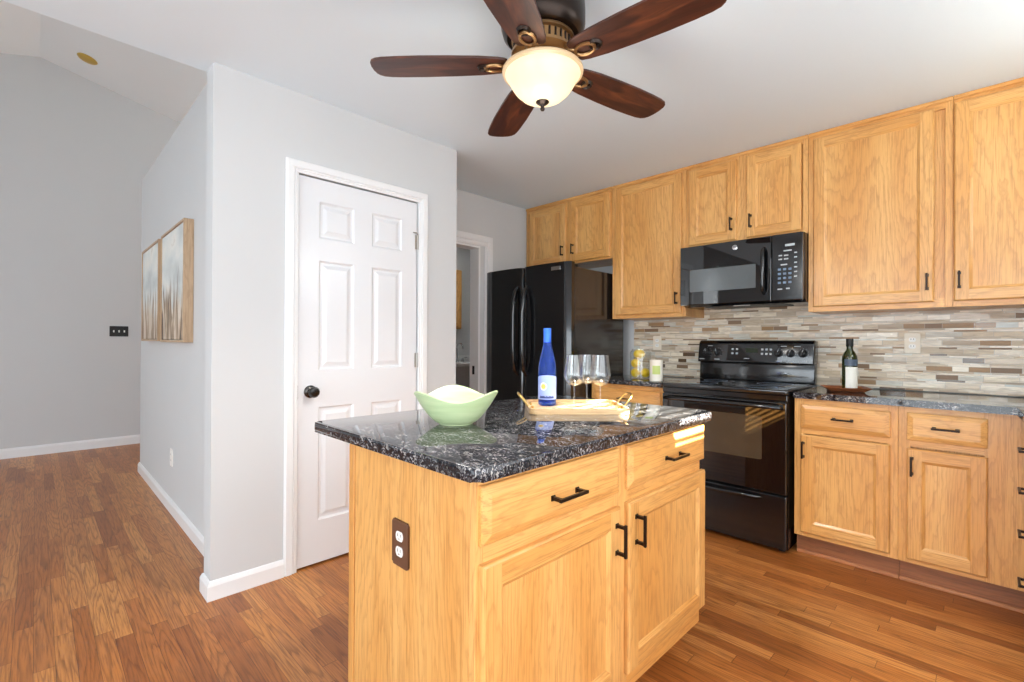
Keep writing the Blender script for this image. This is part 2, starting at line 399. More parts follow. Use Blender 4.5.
# ------------------------------------------------------------------ mesh helpers
class MB:
    """collects shapes into one mesh; every shape may carry its own material"""
    def __init__(self): self.v = []; self.f = []; self.m = []; self.s = []; self.mats = []
    def mi(self, mat):
        if mat not in self.mats: self.mats.append(mat)
        return self.mats.index(mat)
    def add(self, vs, fs, mat, smooth=False):
        o = len(self.v); k = self.mi(mat)
        self.v += [tuple(p) for p in vs]
        for f in fs: self.f.append([i + o for i in f]); self.m.append(k); self.s.append(smooth)
        return self
    def from_bm(self, bm, mat, smooth=False):
        bm.verts.index_update(); bm.normal_update(); k = len(self.s)
        fl_ = [max(abs(c) for c in f.normal) < 0.9995 for f in bm.faces]      # axis-aligned faces stay flat
        self.add([v.co[:] for v in bm.verts], [[v.index for v in f.verts] for f in bm.faces], mat, smooth); bm.free()
        if smooth: self.s[k:] = fl_
        return self
    def box(self, a, b, mat, bev=0.0, seg=1, smooth=False):
        x0, x1 = sorted((a[0], b[0])); y0, y1 = sorted((a[1], b[1])); z0, z1 = sorted((a[2], b[2]))
        vs = [(x, y, z) for z in (z0, z1) for y in (y0, y1) for x in (x0, x1)]
        fs = [(0, 2, 3, 1), (4, 5, 7, 6), (0, 1, 5, 4), (2, 6, 7, 3), (0, 4, 6, 2), (1, 3, 7, 5)]
        if bev <= 0: return self.add(vs, fs, mat, smooth)
        bm = bmesh.new(); V = [bm.verts.new(p) for p in vs]
        for f in fs: bm.faces.new([V[i] for i in f])
        bmesh.ops.bevel(bm, geom=list(bm.edges), offset=bev, segments=seg, profile=0.5, affect='EDGES')
        return self.from_bm(bm, mat, smooth)
    def prism(self, poly, z0, z1, mat, bev=0.0, seg=2, T=None, smooth=False, vert_bev=0.0):
        bm = bmesh.new(); n = len(poly)
        A = [bm.verts.new((p[0], p[1], z0)) for p in poly]; B = [bm.verts.new((p[0], p[1], z1)) for p in poly]
        bm.faces.new(A[::-1]); bm.faces.new(B)
        for i in range(n): bm.faces.new((A[i], A[(i + 1) % n], B[(i + 1) % n], B[i]))
        if bev > 0:
            es = [e for e in bm.edges if abs(e.verts[0].co.z - e.verts[1].co.z) < 1e-9]
            bmesh.ops.bevel(bm, geom=es, offset=bev, segments=seg, profile=0.5, affect='EDGES')
        if T is not None: bmesh.ops.transform(bm, matrix=T, verts=bm.verts)
        return self.from_bm(bm, mat, smooth)
    def lathe(self, prof, mat, n=32, c=(0, 0, 0), T=None, smooth=True, close=False):
        vs = []; fs = []
        for r, z in prof:
            for i in range(n):
                a = 2 * PI * i / n; p = Vector((r * math.cos(a), r * math.sin(a), z))
                if T is not None: p = T @ p
                vs.append((p.x + c[0], p.y + c[1], p.z + c[2]))
        m = len(prof)
        for j in range(m - 1):
            for i in range(n):
                fs.append((j * n + i, j * n + (i + 1) % n, (j + 1) * n + (i + 1) % n, (j + 1) * n + i))
        if close:
            for i in range(n): fs.append(((m - 1) * n + i, (m - 1) * n + (i + 1) % n, (i + 1) % n, i))
        else:
            if prof[0][0] > 1e-6: fs.append(tuple(range(n))[::-1])
            if prof[-1][0] > 1e-6: fs.append(tuple((m - 1) * n + i for i in range(n)))
        return self.add(vs, fs, mat, smooth)
    def tube(self, pts, r, mat, n=10, smooth=True, closed=False, sx=1.0):
        pts = [Vector(p) for p in pts]; vs = []; fs = []; m = len(pts); prev = None
        for j, p in enumerate(pts):
            if closed: t = (pts[(j + 1) % m] - pts[j - 1]).normalized()
            else: t = (pts[min(j + 1, m - 1)] - pts[max(j - 1, 0)]).normalized()
            if prev is None:
                u = t.orthogonal().normalized()
            else:
                u = (prev - t * prev.dot(t)).normalized()
            prev = u; w = t.cross(u)
            rr = r[j] if isinstance(r, (list, tuple)) else r
            for i in range(n):
                a = 2 * PI * i / n; vs.append(p + u * math.cos(a) * rr + w * math.sin(a) * rr * sx)
        for j in range(m if closed else m - 1):
            k = (j + 1) % m
            for i in range(n): fs.append((j * n + i, j * n + (i + 1) % n, k * n + (i + 1) % n, k * n + i))
        if not closed: fs.append(tuple(range(n))[::-1]); fs.append(tuple((m - 1) * n + i for i in range(n)))
        return self.add(vs, fs, mat, smooth)
    def build(self, name, parent=None, loc=None):
        me = bpy.data.meshes.new(name); me.from_pydata(self.v, [], self.f)
        for m in self.mats: me.materials.append(M_[m])
        me.polygons.foreach_set('material_index', self.m); me.polygons.foreach_set('use_smooth', self.s)
        bm = bmesh.new(); bm.from_mesh(me); bmesh.ops.remove_doubles(bm, verts=bm.verts, dist=1e-6)
        bmesh.ops.recalc_face_normals(bm, faces=bm.faces); bm.to_mesh(me); bm.free()
        if any(self.s): me.set_sharp_from_angle(angle=math.radians(42))
        o = bpy.data.objects.new(name, me); COL.objects.link(o)
        if parent is not None: o.parent = parent
        if loc is not None: o.location = loc
        return o

def arc(cx, cy, r, a0, a1, n=6):
    return [(cx + r * math.cos(a0 + (a1 - a0) * i / n), cy + r * math.sin(a0 + (a1 - a0) * i / n)) for i in range(n + 1)]
def rrect(x0, y0, x1, y1, r, n=5):
    return (arc(x1 - r, y0 + r, r, -PI / 2, 0, n) + arc(x1 - r, y1 - r, r, 0, PI / 2, n) + arc(x0 + r, y1 - r, r, PI / 2, PI, n) + arc(x0 + r, y0 + r, r, PI, 1.5 * PI, n))

def thing(name, label, cat, loc=(0, 0, 0), rz=0.0, group=None):
    o = bpy.data.objects.new(name, None); COL.objects.link(o); o.empty_display_size = 0.1
    o.location = loc; o.rotation_euler = (0, 0, rz); o['label'] = label; o['category'] = cat
    if group: o['group'] = group
    return o
def tag(o, label, cat, group=None):
    o['label'] = label; o['category'] = cat
    if group: o['group'] = group
    return o
def struct(o, label=None, cat=None):
    o['kind'] = 'structure'
    if label: o['label'] = label
    if cat: o['category'] = cat
    return o
def copy_thing(root, loc, label, rz=None):
    r = root.copy(); COL.objects.link(r); r.location = loc; r['label'] = label
    if rz is not None: r.rotation_euler = (0, 0, rz)
    for ch in list(root.children):
        c = ch.copy(); COL.objects.link(c); c.parent = r
        for g in list(ch.children):
            d = g.copy(); COL.objects.link(d); d.parent = c
    return r

# ------------------------------------------------------------------ the room
H = 2.457
XP, YP0, YP1, XD = -2.507, 0.5685, 1.979, -3.1325       # pantry wall, its near corner, its far corner, recessed wall
YW, XR, YB = 3.64, 0.73, -3.2                            # range wall, right wall, wall behind the camera
XG = -6.913                                              # far wall of the living room
XE = -2.62                                               # where the flat kitchen ceiling stops
YS = 0.672                                               # side wall with the pictures
XEND = -5.414

fl = MB().box((-9.0, YB - 0.3, -0.12), (XR + 0.15, 8.0, 0.0), 'floor').build('floor'); struct(fl, 'honey brown oak strip floor', 'floor')

c = MB()
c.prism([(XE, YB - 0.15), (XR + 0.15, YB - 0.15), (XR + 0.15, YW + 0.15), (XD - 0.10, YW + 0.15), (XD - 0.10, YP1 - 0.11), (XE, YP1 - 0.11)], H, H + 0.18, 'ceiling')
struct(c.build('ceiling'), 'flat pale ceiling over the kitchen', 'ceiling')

# wall with the range (tile is a separate skin)
struct(MB().box((XD - 0.1, YW, 0), (XR + 0.15, YW + 0.15, H + 0.18), 'wall').build('wall_range'), 'grey wall behind the range and cabinets', 'wall')

def wall_with_holes(name, axis, pos, th, a0, a1, z0, z1, holes, label):
    """axis 'x': wall plane x=pos..pos+th, runs along y; axis 'y': plane y=pos..pos+th, runs along x"""
    mb = MB()
    cuts = sorted(set([a0, a1] + [h[0] for h in holes] + [h[1] for h in holes]))
    for u0, u1 in zip(cuts[:-1], cuts[1:]):
        zs = [(z0, z1)]
        for h in holes:
            if h[0] <= u0 + 1e-6 and h[1] >= u1 - 1e-6:
                nz = []
                for q0, q1 in zs:
                    if h[2] > q0: nz.append((q0, min(q1, h[2])))
                    if h[3] < q1: nz.append((max(q0, h[3]), q1))
                zs = nz
        for q0, q1 in zs:
            if q1 - q0 < 1e-4: continue
            if axis == 'x': mb.box((pos, u0, q0), (pos + th, u1, q1), 'wall')
            else: mb.box((u0, pos, q0), (u1, pos + th, q1), 'wall')
    return struct(mb.build(name), label, 'wall')

SINKWIN = (1.97, 2.97, 1.725, 2.26)
ADDED_SIDEWIN = (-1.78, 1.78, 0.4, 2.3)  # unseen opening added to brighten the island front and pantry wall
wall_with_holes('wall_right', 'x', XR, 0.15, YB, YW, 0, H, [SINKWIN, ADDED_SIDEWIN], 'grey wall with the window over the sink run')
ADDED_PATIO = (-2.6, 0.7, 0.0, 2.4); ADDED_LIVWIN = (-6.2, -3.8, 0.4, 2.7)  # unseen openings added for broad, flat fill
wall_with_holes('wall_back', 'y', YB - 0.15, 0.15, XG, XR + 0.15, 0, 4.3, [ADDED_PATIO, ADDED_LIVWIN], 'grey wall behind the viewpoint')

# pantry wall with its door opening
DY0, DY1, DZ = 0.953, 1.6711, 2.043
mb = MB()
DYo0, DYo1, DZo = DY0 - 0.004, DY1 + 0.004, DZ + 0.006
XPb = XP - 0.115
TP = Matrix(((0, 0, 1, 0), (1, 0, 0, 0), (0, 1, 0, 0), (0, 0, 0, 1)))       # outline in (y, z), pushed along x
mb.prism([(YP0, 0), (DYo0, 0), (DYo0, DZo), (DYo1, DZo), (DYo1, 0), (YP1, 0), (YP1, H), (YP0, H)], XPb, XP, 'wall', T=TP)
mb.box((XPb - 0.02, DYo0 - .05, 0), (XPb - 0.01, DYo1 + .05, DZo), 'wall')     # closes the pantry behind the leaf
struct(mb.build('wall_pantry'), 'light grey pantry wall with the white door', 'wall')
# end of the pantry block facing the fridge
struct(MB().box((XD, YP1 - 0.11, 0), (XPb, YP1, H), 'wall').build('wall_pantry_end'), 'grey end of the pantry block beside the fridge', 'wall')
# side wall carrying the pictures (lower than the vault: a ledge on top)
struct(MB().box((XEND, YS, 0), (XPb, YS + 0.11, 2.63), 'wall', 0.004).build('wall_side'), 'grey side wall with the two canvases', 'wall')
struct(MB().box((XEND, YS + 0.11, 0), (XEND + 0.11, 3.2, 2.63), 'wall').build('wall_hall'), 'grey return of the side wall', 'wall')
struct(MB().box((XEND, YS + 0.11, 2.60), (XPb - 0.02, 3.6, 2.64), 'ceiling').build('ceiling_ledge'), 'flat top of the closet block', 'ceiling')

# recessed wall with the cased opening
OY0, OY1, OZ = 1.99, 2.716, 2.005
mb = MB()
mb.prism([(OY1 + .0185, 0), (YW, 0), (YW, H), (YP1, H), (YP1, 2.0185), (OY1 + .0185, 2.0185)], XD - 0.11, XD, 'wall', T=TP)
struct(mb.build('wall_recess'), 'grey wall beside the fridge with a cased opening', 'wall')

# living room far wall, gable and vault
SL = 0.2326; ZR, YR = 4.097, 0.017
yl, yr_ = YB, 4.2
poly = [(yl, 0), (yr_, 0), (yr_, ZR - SL * (yr_ - YR)), (YR, ZR), (yl, ZR - 0.285 * (YR - yl))]
mb = MB(); n = len(poly)
mb.add([(XG, p[0], p[1]) for p in poly] + [(XG - 0.12, p[0], p[1]) for p in poly],
       [tuple(range(n)), tuple(range(2 * n - 1, n - 1, -1))] + [(i, i + n, (i + 1) % n + n, (i + 1) % n) for i in range(n)], 'wall')
struct(mb.build('wall_left'), 'tall grey gable wall of the living room', 'wall')
mb = MB()
def slab(p):    # sloped ceiling panel of 10 cm
    q = [(a, b, z + 0.10) for a, b, z in p]
    mb.add(p + q, [(0, 1, 2, 3), (7, 6, 5, 4), (0, 4, 5, 1), (1, 5, 6, 2), (2, 6, 7, 3), (3, 7, 4, 0)], 'vault')
slab([(XG - .1, YR, ZR), (XE + .1, YR, ZR), (XE + .1, yr_, ZR - SL * (yr_ - YR)), (XG - .1, yr_, ZR - SL * (yr_ - YR))])
slab([(XG - .1, yl - .15, ZR - 0.285 * (YR - yl + .15)), (XE + .1, yl - .15, ZR - 0.285 * (YR - yl + .15)), (XE + .1, YR, ZR), (XG - .1, YR, ZR)])
struct(mb.build('ceiling_vault'), 'pale vaulted ceiling of the living room', 'ceiling')
struct(MB().box((XE, yl, H + 0.18), (XE + 0.1, yr_, 4.15), 'wall').build('wall_header'), 'wall above the kitchen ceiling', 'wall')

# small room behind the opening
mb = MB()
mb.box((-5.30, 1.2, 0), (-5.20, 5.2, 2.52), 'wall'); mb.box((-5.2, 5.1, 0), (XD - 0.11, 5.2, 2.52), 'wall')
mb.box((XD - 0.21, YW, 0), (XD - 0.1, 5.2, 2.52), 'wall')
struct(mb.build('wall_utility'), 'shadowed grey wall of the small room', 'wall')
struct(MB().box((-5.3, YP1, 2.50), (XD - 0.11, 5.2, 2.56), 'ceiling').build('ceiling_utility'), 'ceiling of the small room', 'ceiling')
struct(MB().box((-5.2, YP1 - .11, 0), (XD, YP1 , 2.5), 'wall').build('wall_utility_side'), 'grey partition of the small room', 'wall')

# baseboards -----------------------------------------------------------------
def baseboard(name, path, label, h=0.087, t=0.014):
    """path: list of floor points along the wall face; the board stands on the left-hand side of the walk"""
    prof = [(0, 0), (t, 0), (t, h - 0.022), (t * 0.75, h - 0.014), (t * 0.45, h - 0.004), (0, h)]
    P = [Vector((p[0], p[1])) for p in path]; rows = []
    for i, p in enumerate(P):
        d0 = (P[i] - P[i - 1]).normalized() if i else (P[1] - P[0]).normalized()
        d1 = (P[i + 1] - P[i]).normalized() if i < len(P) - 1 else d0
        n0 = Vector((-d0.y, d0.x)); n1 = Vector((-d1.y, d1.x)); nn = (n0 + n1); nn = nn / max(0.2, nn.dot(n0))
        rows.append([(p.x + nn.x * a, p.y + nn.y * a, z) for a, z in prof])
    k = len(prof); mb = MB(); fs = []
    for i in range(len(P) - 1):
        for j in range(k): fs.append((i * k + j, i * k + (j + 1) % k, (i + 1) * k + (j + 1) % k, (i + 1) * k + j))
    fs += [tuple(range(k)), tuple((len(P) - 1) * k + j for j in range(k))[::-1]]
    mb.add([q for r in rows for q in r], fs, 'trim')
    return struct(mb.build(name), label, 'baseboard')
CAS = 0.064
CY0, CY1 = 0.8857, 1.7432
baseboard('baseboard_pantry', [(XEND, YS + 1.0), (XEND, YS), (XPb, YS), (XPb, YP0), (XP, YP0), (XP, CY0)][::-1], 'white baseboard around the pantry block')
baseboard('baseboard_left', [(XG, 4.0), (XG, YB)], 'white baseboard on the far living room wall', 0.10)
baseboard('baseboard_recess', [(XP, YP1), (XP, CY1)], 'white baseboard between the door and the corner')

# pantry door ----------------------------------------------------------------
def casing(mb, plane, a0, a1, ztop, w=0.064, t=0.017, sgn=1):
    """flat stepped casing on a wall plane x=plane, opening a0..a1 (outer edges) up to ztop"""
    for (lo, hi, tt) in ((0, w, 0.010), (0.006, w * 0.62, t), (w * 0.68, w - 0.012, t * 0.8)):
        x0, x1 = plane + 0.0005 * sgn, plane + tt * sgn
        bv = 0.002
        mb.box((x0, a0 + lo, 0), (x1, a0 + hi, ztop - hi), 'trim', bv)
        mb.box((x0, a1 - hi, 0), (x1, a1 - lo, ztop - hi), 'trim', bv)
        mb.box((x0, a0 + lo, ztop - hi), (x1, a1 - lo, ztop - lo), 'trim', bv)
dr = thing('door_1', 'white six-panel pantry door with a dark round knob', 'door', (XP, (DY0 + DY1) / 2, 0)); struct(dr)
mb = MB(); casing(mb, 0.0, CY0 - dr.location.y, CY1 - dr.location.y, 2.1115)
mb.build('door_casing', dr)
# leaf with six recessed, raised-field panels
W2 = (DY1 - DY0) / 2 - 0.002
def panel_leaf():
    mb = MB(); xf = -0.004; xb = -0.038
    pan = []
    for a0, a1 in ((1.078, 1.262), (1.366, 1.590)):
        pass
    y0 = DY0 + 0.108; ym0 = y0 + 0.198; ym1 = ym0 + 0.108; y1 = ym1 + 0.198
    rows = [(0.235, 0.835), (1.030, 1.612), (1.730, 1.925)]
    ys = [(y0, ym0), (ym1, y1)]
    L = dr.location.y
    cy = [DY0 + .002] + [v for p in ys for v in p] + [DY1 - .002]; cz = [0.012] + [v for r in rows for v in r] + [DZ - 0.002]
    # frame front: grid of quads minus panels
    for i in range(len(cy) - 1):
        for j in range(len(cz) - 1):
            a0, a1, b0, b1 = cy[i] - L, cy[i + 1] - L, cz[j], cz[j + 1]
            if i % 2 == 1 and j % 2 == 1:
                rings = [(0.0, xf), (0.010, xf - 0.009), (0.022, xf - 0.009), (0.042, xf - 0.0015)]
                R = []
                for d, x in rings: R.append([(x, a0 + d, b0 + d), (x, a1 - d, b0 + d), (x, a1 - d, b1 - d), (x, a0 + d, b1 - d)])
                vs = [p for r in R for p in r]; fs = []
                for k in range(len(R) - 1):
                    for q in range(4): fs.append((k * 4 + q, k * 4 + (q + 1) % 4, (k + 1) * 4 + (q + 1) % 4, (k + 1) * 4 + q))
                fs.append(tuple(len(vs) - 4 + q for q in range(4)))
                mb.add(vs, fs, 'doorwhite')
            else:
                mb.add([(xf, a0, b0), (xf, a1, b0), (xf, a1, b1), (xf, a0, b1)], [(0, 1, 2, 3)], 'doorwhite')
    a0, a1, b0, b1 = cy[0] - L, cy[-1] - L, cz[0], cz[-1]
    mb.add([(xf, a0, b0), (xf, a1, b0), (xf, a1, b1), (xf, a0, b1), (xb, a0, b0), (xb, a1, b0), (xb, a1, b1), (xb, a0, b1)],
           [(4, 5, 6, 7), (0, 4, 5, 1), (1, 5, 6, 2), (2, 6, 7, 3), (3, 7, 4, 0)], 'doorwhite')
    return mb
panel_leaf().build('door_leaf', dr)
mb = MB(); TX = Matrix.Rotation(PI / 2, 3, 'Y')
mb.lathe([(0.0, -0.004), (0.033, -0.004), (0.033, 0.002), (0.028, 0.007), (0.012, 0.010), (0.010, 0.026), (0.020, 0.032), (0.028, 0.042), (0.0285, 0.052), (0.022, 0.062), (0.0, 0.066)], 'knob', 24, (0, 1.018 - dr.location.y, 0.92), TX)
mb.build('door_knob', dr)['label'] = 'dark metal round knob'
for z in (1.80, 1.07, 0.23):
    mb = MB(); y = DY1 - dr.location.y + 0.002
    mb.lathe([(0.0055, -0.045), (0.0055, 0.045)], 'nickel', 10, (0.004, y, z))
    mb.box((-0.0035, y - 0.016, z - 0.044), (-0.001, y + 0.003, z + 0.044), 'nickel')
    if z > 1.5: mb.tube([(0.006, y, z + 0.045), (0.02, y - 0.02, z + 0.052), (0.022, y - 0.045, z + 0.052)], 0.004, 'nickel', 8)
    mb.build('door_hinge', dr)['label'] = 'satin metal hinge'
mb = MB(); y = DY0 - dr.location.y
mb.box((-0.006, y - 0.0035, 0.885), (0.001, y + 0.0005, 0.955), 'blackmetal'); mb.build('latch_plate', dr)['label'] = 'dark latch plate'

# cased opening beside the fridge
op = MB()
for (lo, hi, tt) in ((0, 0.092, 0.011), (0.008, 0.055, 0.018), (0.062, 0.082, 0.015)):
    op.box((XD + .0005, 2.878 - hi, 0), (XD + tt, 2.878 - lo, 2.112 - hi), 'trim', 0.002)
    op.box((XD + .0005, YP1 + 0.012, 2.112 - hi), (XD + tt, 2.878 - lo, 2.112 - lo), 'trim', 0.002)
op.box((XD - 0.112, OY1, 0), (XD + .004, OY1 + 0.018, 2.0), 'trim')
op.box((XD - 0.112, YP1 + .002, 2.0), (XD + .004, OY1 + 0.018, 2.018), 'trim')
tr = struct(op.build('trim_1'), 'white casing of the opening beside the fridge', 'trim')
mb = MB(); mb.box((XD - 0.075, OY1 - 0.0025, 0.90), (XD - 0.045, OY1, 0.975), 'blackmetal', 0.001); mb.build('strike_plate', tr)['label'] = 'black strike plate'

# sink window, and unseen openings added beside and behind the viewpoint for fill
def window(name, axis, pos, hole, label, mull=1):
    a0, a1, z0, z1 = hole; mb = MB(); w = 0.05
    def bx(u0, u1, q0, q1, d0=0.03, d1=0.10, mat='trim'):
        if axis == 'x': mb.box((pos + d0, u0, q0), (pos + d1, u1, q1), mat)
        else: mb.box((u0, pos + d0, q0), (u1, pos + d1, q1), mat)
    bx(a0, a1, z0, z0 + w); bx(a0, a1, z1 - w, z1); bx(a0, a0 + w, z0 + w, z1 - w); bx(a1 - w, a1, z0 + w, z1 - w)
    for k in range(1, mull + 1):
        m = a0 + (a1 - a0) * k / (mull + 1); bx(m - .025, m + .025, z0 + w, z1 - w)
    o = struct(mb.build(name), label, 'window')
    mb = MB(); bx(a0 + w, a1 - w, z0 + w, z1 - w, 0.060, 0.066, 'pane'); mb.build('window_pane', o)
    return o
window('window_1', 'x', XR, SINKWIN, 'small high window beside the range run', 0)
window('added_window_2', 'x', XR, ADDED_SIDEWIN, 'white side window added for fill light, unseen')
window('added_window_3', 'y', YB - 0.15, ADDED_LIVWIN, 'white living room window added for fill light, unseen')
window('added_door_2', 'y', YB - 0.15, ADDED_PATIO, 'white sliding glass patio door added for fill light, unseen')
rs = thing('added_sun_shade', 'white roller shade added to keep the sun out, unseen', 'added sun shade', (XR - 0.012, 0.0, 0.38))  # added out of view to stop sun at the side opening
mb = MB(); mb.box((-0.0015, -1.80, 0.03), (0.0015, 1.80, 1.90), 'slat'); mb.build('shade_cloth', rs)
mb = MB(); mb.box((-0.008, -1.80, 0.0), (0.008, 1.80, 0.03), 'slat', 0.003); mb.build('hem_bar', rs)
mb = MB(); mb.tube([(0, -1.80, 1.93), (0, 0, 1.93), (0, 1.80, 1.93)], 0.011, 'slat', 12); mb.build('roller', rs)
# blind in the sink window (casts the stripes of sun)
bl = thing('window_blind', 'white slatted blind hanging in the small high window', 'blind', (XR + 0.012, (SINKWIN[0] + SINKWIN[1]) / 2, SINKWIN[2]))
wY = (SINKWIN[1] - SINKWIN[0]) / 2 - 0.01; hZ = SINKWIN[3] - SINKWIN[2]
mb = MB(); mb.box((-0.016, -wY, hZ - 0.03), (0.016, wY, hZ - 0.002), 'slat', 0.002); mb.build('head_rail', bl)
mb = MB(); k = 0; z = 0.012
while z < hZ - 0.04:
    T = Matrix.Translation((0, 0, z)) @ Matrix.Rotation(math.radians(6), 4, 'Y')
    mb.prism([(-0.013, -wY), (0.013, -wY), (0.013, wY), (-0.013, wY)], -0.0006, 0.0006, 'slat', T=T); z += 0.042
mb.build('slats', bl)

# ------------------------------------------------------------------ cabinets
def door_mb(w, h, x0, z0, y=0.0, t=0.019, fwid=0.056, vg='oakZ', hg='oakX'):
    """cope-and-stick door with a flat recessed panel, lying in front of y (front at y-t)"""
    mb = MB(); x1 = x0 + w; z1 = z0 + h
    def ring(d, dep): return [(x0 + d, y - dep, z0 + d), (x1 - d, y - dep, z0 + d), (x1 - d, y - dep, z1 - d), (x0 + d, y - dep, z1 - d)]
    R = [ring(0, 0), ring(0, t - 0.006), ring(0.002, t - 0.003), ring(0.006, t)]
    side_m = [hg, vg, hg, vg]
    def strip(A, B):
        for q in range(4):
            mb.add([A[q], A[(q + 1) % 4], B[(q + 1) % 4], B[q]], [(0, 1, 2, 3)], side_m[q])
    for a, b in zip(R[:-1], R[1:]): strip(a, b)
    d0, f = 0.006, fwid
    for (a0, a1, b0, b1, m) in ((x0 + d0, x0 + f, z0 + d0, z1 - d0, vg), (x1 - f, x1 - d0, z0 + d0, z1 - d0, vg), (x0 + f, x1 - f, z0 + d0, z0 + f, hg), (x0 + f, x1 - f, z1 - f, z1 - d0, hg)):
        mb.add([(a0, y - t, b0), (a1, y - t, b0), (a1, y - t, b1), (a0, y - t, b1)], [(0, 1, 2, 3)], m)
    I = [ring(f, t), ring(f + 0.003, t - 0.003), ring(f + 0.013, t - 0.009)]
    for a, b in zip(I[:-1], I[1:]): strip(a, b)
    mb.add(ring(f + 0.013, t - 0.009), [(0, 1, 2, 3)], vg)
    mb.add(ring(0, 0), [(3, 2, 1, 0)], vg)
    return mb
def drawer_mb(w, h, x0, z0, y=0.0, t=0.019, hg='oakX'):
    mb = MB(); x1 = x0 + w; z1 = z0 + h
    def ring(d, dep): return [(x0 + d, y - dep, z0 + d), (x1 - d, y - dep, z0 + d), (x1 - d, y - dep, z1 - d), (x0 + d, y - dep, z1 - d)]
    R = [ring(0, 0), ring(0, 0.010), ring(0.003, 0.0125), ring(0.020, t - 0.001), ring(0.024, t)]
    vs = [p for r in R for p in r]; fs = [(3, 2, 1, 0)]
    for k in range(len(R) - 1):
        for q in range(4): fs.append((k * 4 + q, k * 4 + (q + 1) % 4, (k + 1) * 4 + (q + 1) % 4, (k + 1) * 4 + q))
    fs.append(tuple(len(vs) - 4 + q for q in range(4)))
    return mb.add(vs, fs, hg)
def pull(parent, x, z, L, vertical, y):
    """square bar pull standing off the front"""
    mb = MB(); s = 0.0045; off = 0.026
    if vertical:
        mb.box((x - s, y - off - 2 * s, z - L / 2), (x + s, y - off, z + L / 2), 'bronze', 0.0015)
        for e in (-1, 1): mb.box((x - s, y - off - 0.001, z + e * (L / 2 - 0.009) - s), (x + s, y, z + e * (L / 2 - 0.009) + s), 'bronze'); mb.box((x - .007, y - .003, z + e * (L / 2 - 0.009) - .007), (x + .007, y, z + e * (L / 2 - 0.009) + .007), 'bronze')
    else:
        mb.box((x - L / 2, y - off - 2 * s, z - s), (x + L / 2, y - off, z + s), 'bronze', 0.0015)
        for e in (-1, 1): mb.box((x + e * (L / 2 - 0.009) - s, y - off - 0.001, z - s), (x + e * (L / 2 - 0.009) + s, y, z + s), 'bronze'); mb.box((x + e * (L / 2 - 0.009) - .007, y - .003, z - .007), (x + e * (L / 2 - 0.009) + .007, y, z + .007), 'bronze')
    o = mb.build('handle', parent); o['label'] = 'dark bronze bar pull'; return o

def face_frame(mb, W, zb, zt, stiles, rails, y0=0.0, t=0.019, vg='oakZ', hg='oakX'):
    """stiles: list of (x0,x1); rails: list of (z0,z1) between outermost stiles"""
    for a, b in stiles: mb.box((a, y0, zb), (b, y0 + t, zt), vg, 0.001)
    for a, b in rails:
        for (s0, s1) in zip(stiles[:-1], stiles[1:]): mb.box((s0[1], y0, a), (s1[0], y0 + t, b), hg)

def upper(name, label, x0, x1, zb, zt, doors, depth=0.32, back=3.638, yf=3.3177):
    """doors: list of (dx0, dx1, dz0, dz1, handle_x or None)"""
    cx = (x0 + x1) / 2; W = x1 - x0
    r = thing(name, label, 'cabinet', (cx, yf, zb))
    mb = MB(); h = zt - zb
    mb.box((-W / 2, 0.019, 0), (W / 2, back - yf, h), 'oakZ', 0.001)
    st = [(-W / 2, -W / 2 + 0.03)] + [(doors[i][1] - cx - 0.012, doors[i + 1][0] - cx + 0.012) for i in range(len(doors) - 1)] + [(W / 2 - 0.03, W / 2)]
    face_frame(mb, W, 0, h, st, [(0, 0.045), (h - 0.05, h)])
    mb.box((-W / 2, -0.010, h - 0.022), (W / 2, 0.0, h), 'oakX', 0.003)     # scribe moulding at the ceiling
    mb.build('carcass', r)
    for (a, b, c0, c1, hx) in doors:
        d = door_mb(b - a, c1 - c0, a - cx, c0 - zb).build('cabinet_door', r)
        if hx is not None: pull(d, hx - cx, c0 - zb + 0.105, 0.088, True, -0.019)
    return r
ZT = H - 0.002; ZUB = 1.3765
upper('upper_cabinet', 'short two-door honey oak wall cabinet above the black fridge', -3.130, -2.166, 1.872, ZT,
      [(-3.078, -2.645, 1.89, 2.415, -2.672), (-2.583, -2.187, 1.89, 2.415, -2.556)])
upper('upper_cabinet', 'tall single-door honey oak wall cabinet between fridge and microwave', -2.164, -1.546, ZUB, ZT,
      [(-2.128, -1.576, 1.405, 2.418, -1.606)])
upper('upper_cabinet', 'short two-door honey oak wall cabinet above the microwave', -1.544, -0.776, 1.858, ZT,
      [(-1.519, -1.192, 1.878, 2.413, -1.222), (-1.129, -0.811, 1.878, 2.413, -1.10)])
upper('upper_cabinet', 'wide single-door oak wall cabinet just right of the microwave', -0.774, -0.1295, ZUB, ZT,
      [(-0.747, -0.202, 1.405, 2.413, -0.228)])
upper('upper_cabinet', 'oak wall cabinet cut by the right photo edge, bold cathedral grain', -0.1285, 0.726, ZUB, ZT,
      [(-0.125, 0.292, 1.405, 2.413, -0.105), (0.33, 0.70, 1.405, 2.413, None)])

